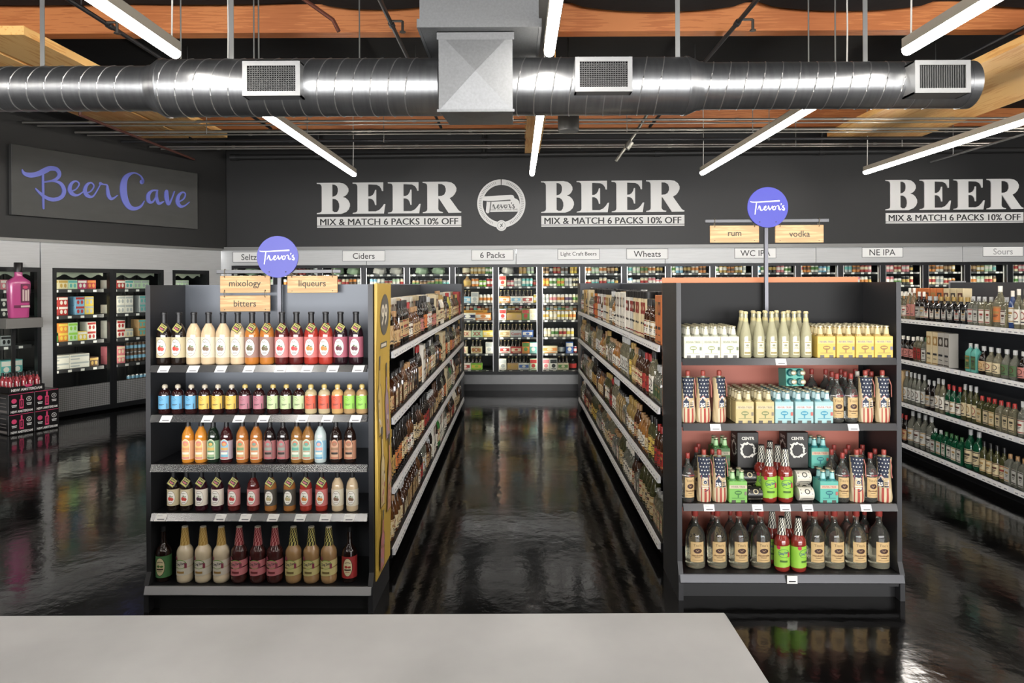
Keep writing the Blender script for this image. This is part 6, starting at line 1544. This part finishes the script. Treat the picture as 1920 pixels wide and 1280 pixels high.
WHISK = [('round', 'amber', ['cream', 'tan', 'white'], ['black', 'cork', 'brown']), ('square', 'amber', ['black', 'cream', 'tan'], ['black']), ('tall', 'dark', ['cream', 'tan', 'gold'], ['black', 'red', 'gold']), ('squat', 'brown', ['cream', 'tan'], ['cork', 'black']), ('decanter', 'amber', ['cream', 'white', 'black'], ['cork', 'silver']), ('round', 'dark', ['pink', 'cream', 'red'], ['black']), ('slim', 'dark', ['tan', 'orange', 'cream'], ['black', 'gold']), ('round', 'brown', ['cream', 'white'], ['red', 'gold', 'black'])]
LIQ = [('tall', 'yellow', ['yellow', 'cream'], ['red']), ('round', 'dark', ['orange', 'tan'], ['black']), ('slim', 'bright green', ['cream'], ['black']), ('slim', 'white', ['white', 'cream'], ['gold', 'white']), ('tall', 'dark', ['orange', 'white'], ['black']), ('round', 'brown', ['cream', 'tan'], ['black']), ('tall', 'clear', ['white', 'cream'], ['black', 'silver']), ('round', 'olive', ['cream', 'tan'], ['gold']), ('carton', 'white', ['cream', 'white', 'red'], ['black']), ('slim', 'clear', ['white', 'silver'], ['silver'])]
BACKROW = [('magnum', 'dark', ['tan', 'orange'], ['black', 'cork', 'red']), ('carton', 'white', ['cream', 'white', 'tan'], ['black']), ('carton', 'white', ['cream', 'white'], ['black']), ('slim', 'amber', ['cream', 'yellow'], ['red'])]
pl1 = lambda t: WHISK if t < .25 else (WHISK + LIQ if t < .65 else LIQ + WHISK)
LP, LG = 'banner aisle side', 'bottles along the whiskey run'
for k, z in enumerate(DL):
    run(-.82, 1, 4.51, 10.46, z, pl1, ('top', 'second', 'third', 'lowest')[k], LP, LG, 100 + k)
run(-.93, 1, 4.5, 10.4, DL[0], BACKROW, 'top', LP, LG, 120, 1)
TEQ = [('square', 'pale', ['cream', 'white', 'silver'], ['cork', 'silver']), ('decanter', 'clear', ['white', 'cream', 'green'], ['cork', 'silver', 'brown']), ('round', 'gold', ['cream', 'white', 'tan'], ['cork', 'black', 'gold']), ('tall', 'pale', ['white', 'silver'], ['silver', 'black']), ('squat', 'honey', ['cream', 'white'], ['cork', 'brown']), ('slim', 'olive', ['cream', 'yellow', 'white'], ['black', 'gold']), ('round', 'amber', ['cream', 'white', 'red'], ['black', 'red']), ('square', 'gold', ['cream', 'orange', 'white'], ['black', 'cork'])]
SCOT_TOP = [('carton', 'white', ['white', 'orange', 'cream', 'gold'], ['black']), ('tube', 'white', ['white', 'silver', 'cream'], ['black']), ('tube', 'white', ['orange', 'gold'], ['black']), ('round', 'amber', ['white', 'cream', 'grey'], ['black', 'brown']), ('round', 'honey', ['white', 'cream'], ['black']), ('tall', 'clear', ['white', 'red'], ['silver', 'white'])]
RUM = [('tall', 'clear', ['white', 'cream', 'red'], ['white', 'red', 'silver']), ('round', 'clear', ['white', 'tan'], ['white', 'gold', 'silver']), ('slim', 'pale', ['white', 'silver'], ['silver', 'white'])]
pr = lambda t: SCOT_TOP if t < .7 else RUM + SCOT_TOP[:2]
RP, RG = 'tonic aisle side', 'bottles along the tequila run'
run(.956, -1, 4.62, 10.4, DR[0], pr, 'top', RP, RG, 200)
run(1.07, -1, 4.62, 10.4, DR[0], SCOT_TOP[:2] + [('magnum', 'clear', ['white'], ['silver', 'black'])], 'top', RP, RG, 220, 1)
run(.956, -1, 4.62, 10.4, DR[1], TEQ, 'second', RP, RG, 201)
run(.956, -1, 4.62, 10.4, DR[2], TEQ + WHISK[:3], 'third', RP, RG, 202)
run(.956, -1, 4.62, 10.4, DR[3], TEQ[:2] + [('round', 'clear', ['cream', 'white'], ['white', 'cork']), ('magnum', 'olive', ['cream', 'white', 'yellow'], ['black', 'white']), ('magnum', 'pale', ['cream', 'white'], ['white']), ('round', 'amber', ['cream', 'red'], ['black'])], 'lowest', RP, RG, 203)
# gin shelves: set out as the photograph shows them, far end first
def seq(items, x, z, y_far, shelf):
    y = y_far; i = 0; rnd = random.Random(int(z * 100))
    for n, shape, glass, lab, cap in items:
        if shape == 'gap': y -= n; continue
        for _ in range(n):
            R_ = G[shape].R * (1.0 if shape not in ('square', 'decanter') else 1.04); i += 1
            put(shape, glass, lab, cap, (x + R_ + .015 + rnd.uniform(0, .01), y - R_, z + .0005), radians(-90) + rnd.uniform(-.1, .1), '%s, %s from the cooler end, %s gin shelf' % (describe(shape, glass, lab), nth(i), shelf), 'bottle' if shape not in ('carton', 'tube') else 'gift box', 'bottles on the gin run', rnd)
            y -= 2 * R_ + .007
seq([(2, 'round', 'pale', 'white', 'white'), (2, 'tall', 'pale', 'pink', 'white'), (2, 'round', 'dark', 'grey', 'white'), (2, 'decanter', 'dark', 'white', 'silver'), (5, 'decanter', 'black', 'silver', 'gold'), (2, 'square', 'clear', 'silver', 'silver'), (2, 'square', 'pale', 'white', 'silver'), (1, 'magnum', 'pale', 'orange', 'white'), (1, 'square', 'pale', 'white', 'silver'), (1, 'slim', 'blue', 'white', 'white'), (2, 'tall', 'pale', 'white', 'white'), (2, 'round', 'honey', 'orange', 'cork'), (3, 'square', 'clear', 'white', 'silver'), (3, 'tall', 'pale', 'white', 'silver')], 4.2, DF[0], 7.58, 'top')
seq([(3, 'squat', 'dark', 'pink', 'white'), (2, 'square', 'pale', 'red', 'white'), (1, 'square', 'clear', 'silver', 'green'), (2, 'carton', 'white', 'cream', 'black'), (2, 'carton', 'white', 'grey', 'black'), (.2, 'gap', 0, 0, 0), (2, 'square', 'teal', 'green', 'silver'), (1, 'squat', 'dark', 'tan', 'silver'), (2, 'squat', 'pale', 'cream', 'silver'), (2, 'squat', 'clear', 'green', 'silver'), (1, 'squat', 'dark', 'pink', 'silver'), (2, 'square', 'honey', 'cream', 'silver'), (3, 'squat', 'clear', 'white', 'silver'), (3, 'round', 'pale', 'white', 'silver')], 4.2, DF[1], 7.58, 'second')
seq([(1, 'carton', 'white', 'tan', 'black'), (5, 'tall', 'clear', 'silver', 'silver'), (2, 'round', 'dark', 'grey', 'silver'), (2, 'tall', 'pale', 'white', 'silver'), (3, 'round', 'emerald', 'white', 'red'), (3, 'tall', 'olive', 'cream', 'silver'), (3, 'square', 'olive', 'cream', 'red'), (3, 'square', 'pale', 'cream', 'red'), (3, 'round', 'clear', 'white', 'silver'), (3, 'round', 'emerald', 'cream', 'silver')], 4.2, DF[2], 7.58, 'third')
seq([(2, 'round', 'dark', 'tan', 'red'), (4, 'magnum', 'clear', 'silver', 'silver'), (2, 'square', 'emerald', 'silver', 'silver'), (4, 'square', 'emerald', 'white', 'green'), (2, 'magnum', 'emerald', 'cream', 'silver'), (4, 'round', 'olive', 'cream', 'black'), (3, 'square', 'clear', 'silver', 'cork'), (3, 'tall', 'pale', 'cream', 'silver'), (4, 'round', 'olive', 'cream', 'black')], 4.2, DF[3], 7.58, 'lowest')
rnd = random.Random(5)
for i in range(8):
    put('carton', 'white', 'orange' if i < 5 else 'cream', 'black', (4.42, 7.5 - i * .11, DF[0] + .0005), radians(-90), '%s gift carton, rear row of top gin shelf, %s from the cooler end' % ('orange' if i < 5 else 'cream', nth(i + 1)), 'gift box', 'bottles on the gin run', rnd)

Kind.cleanup()
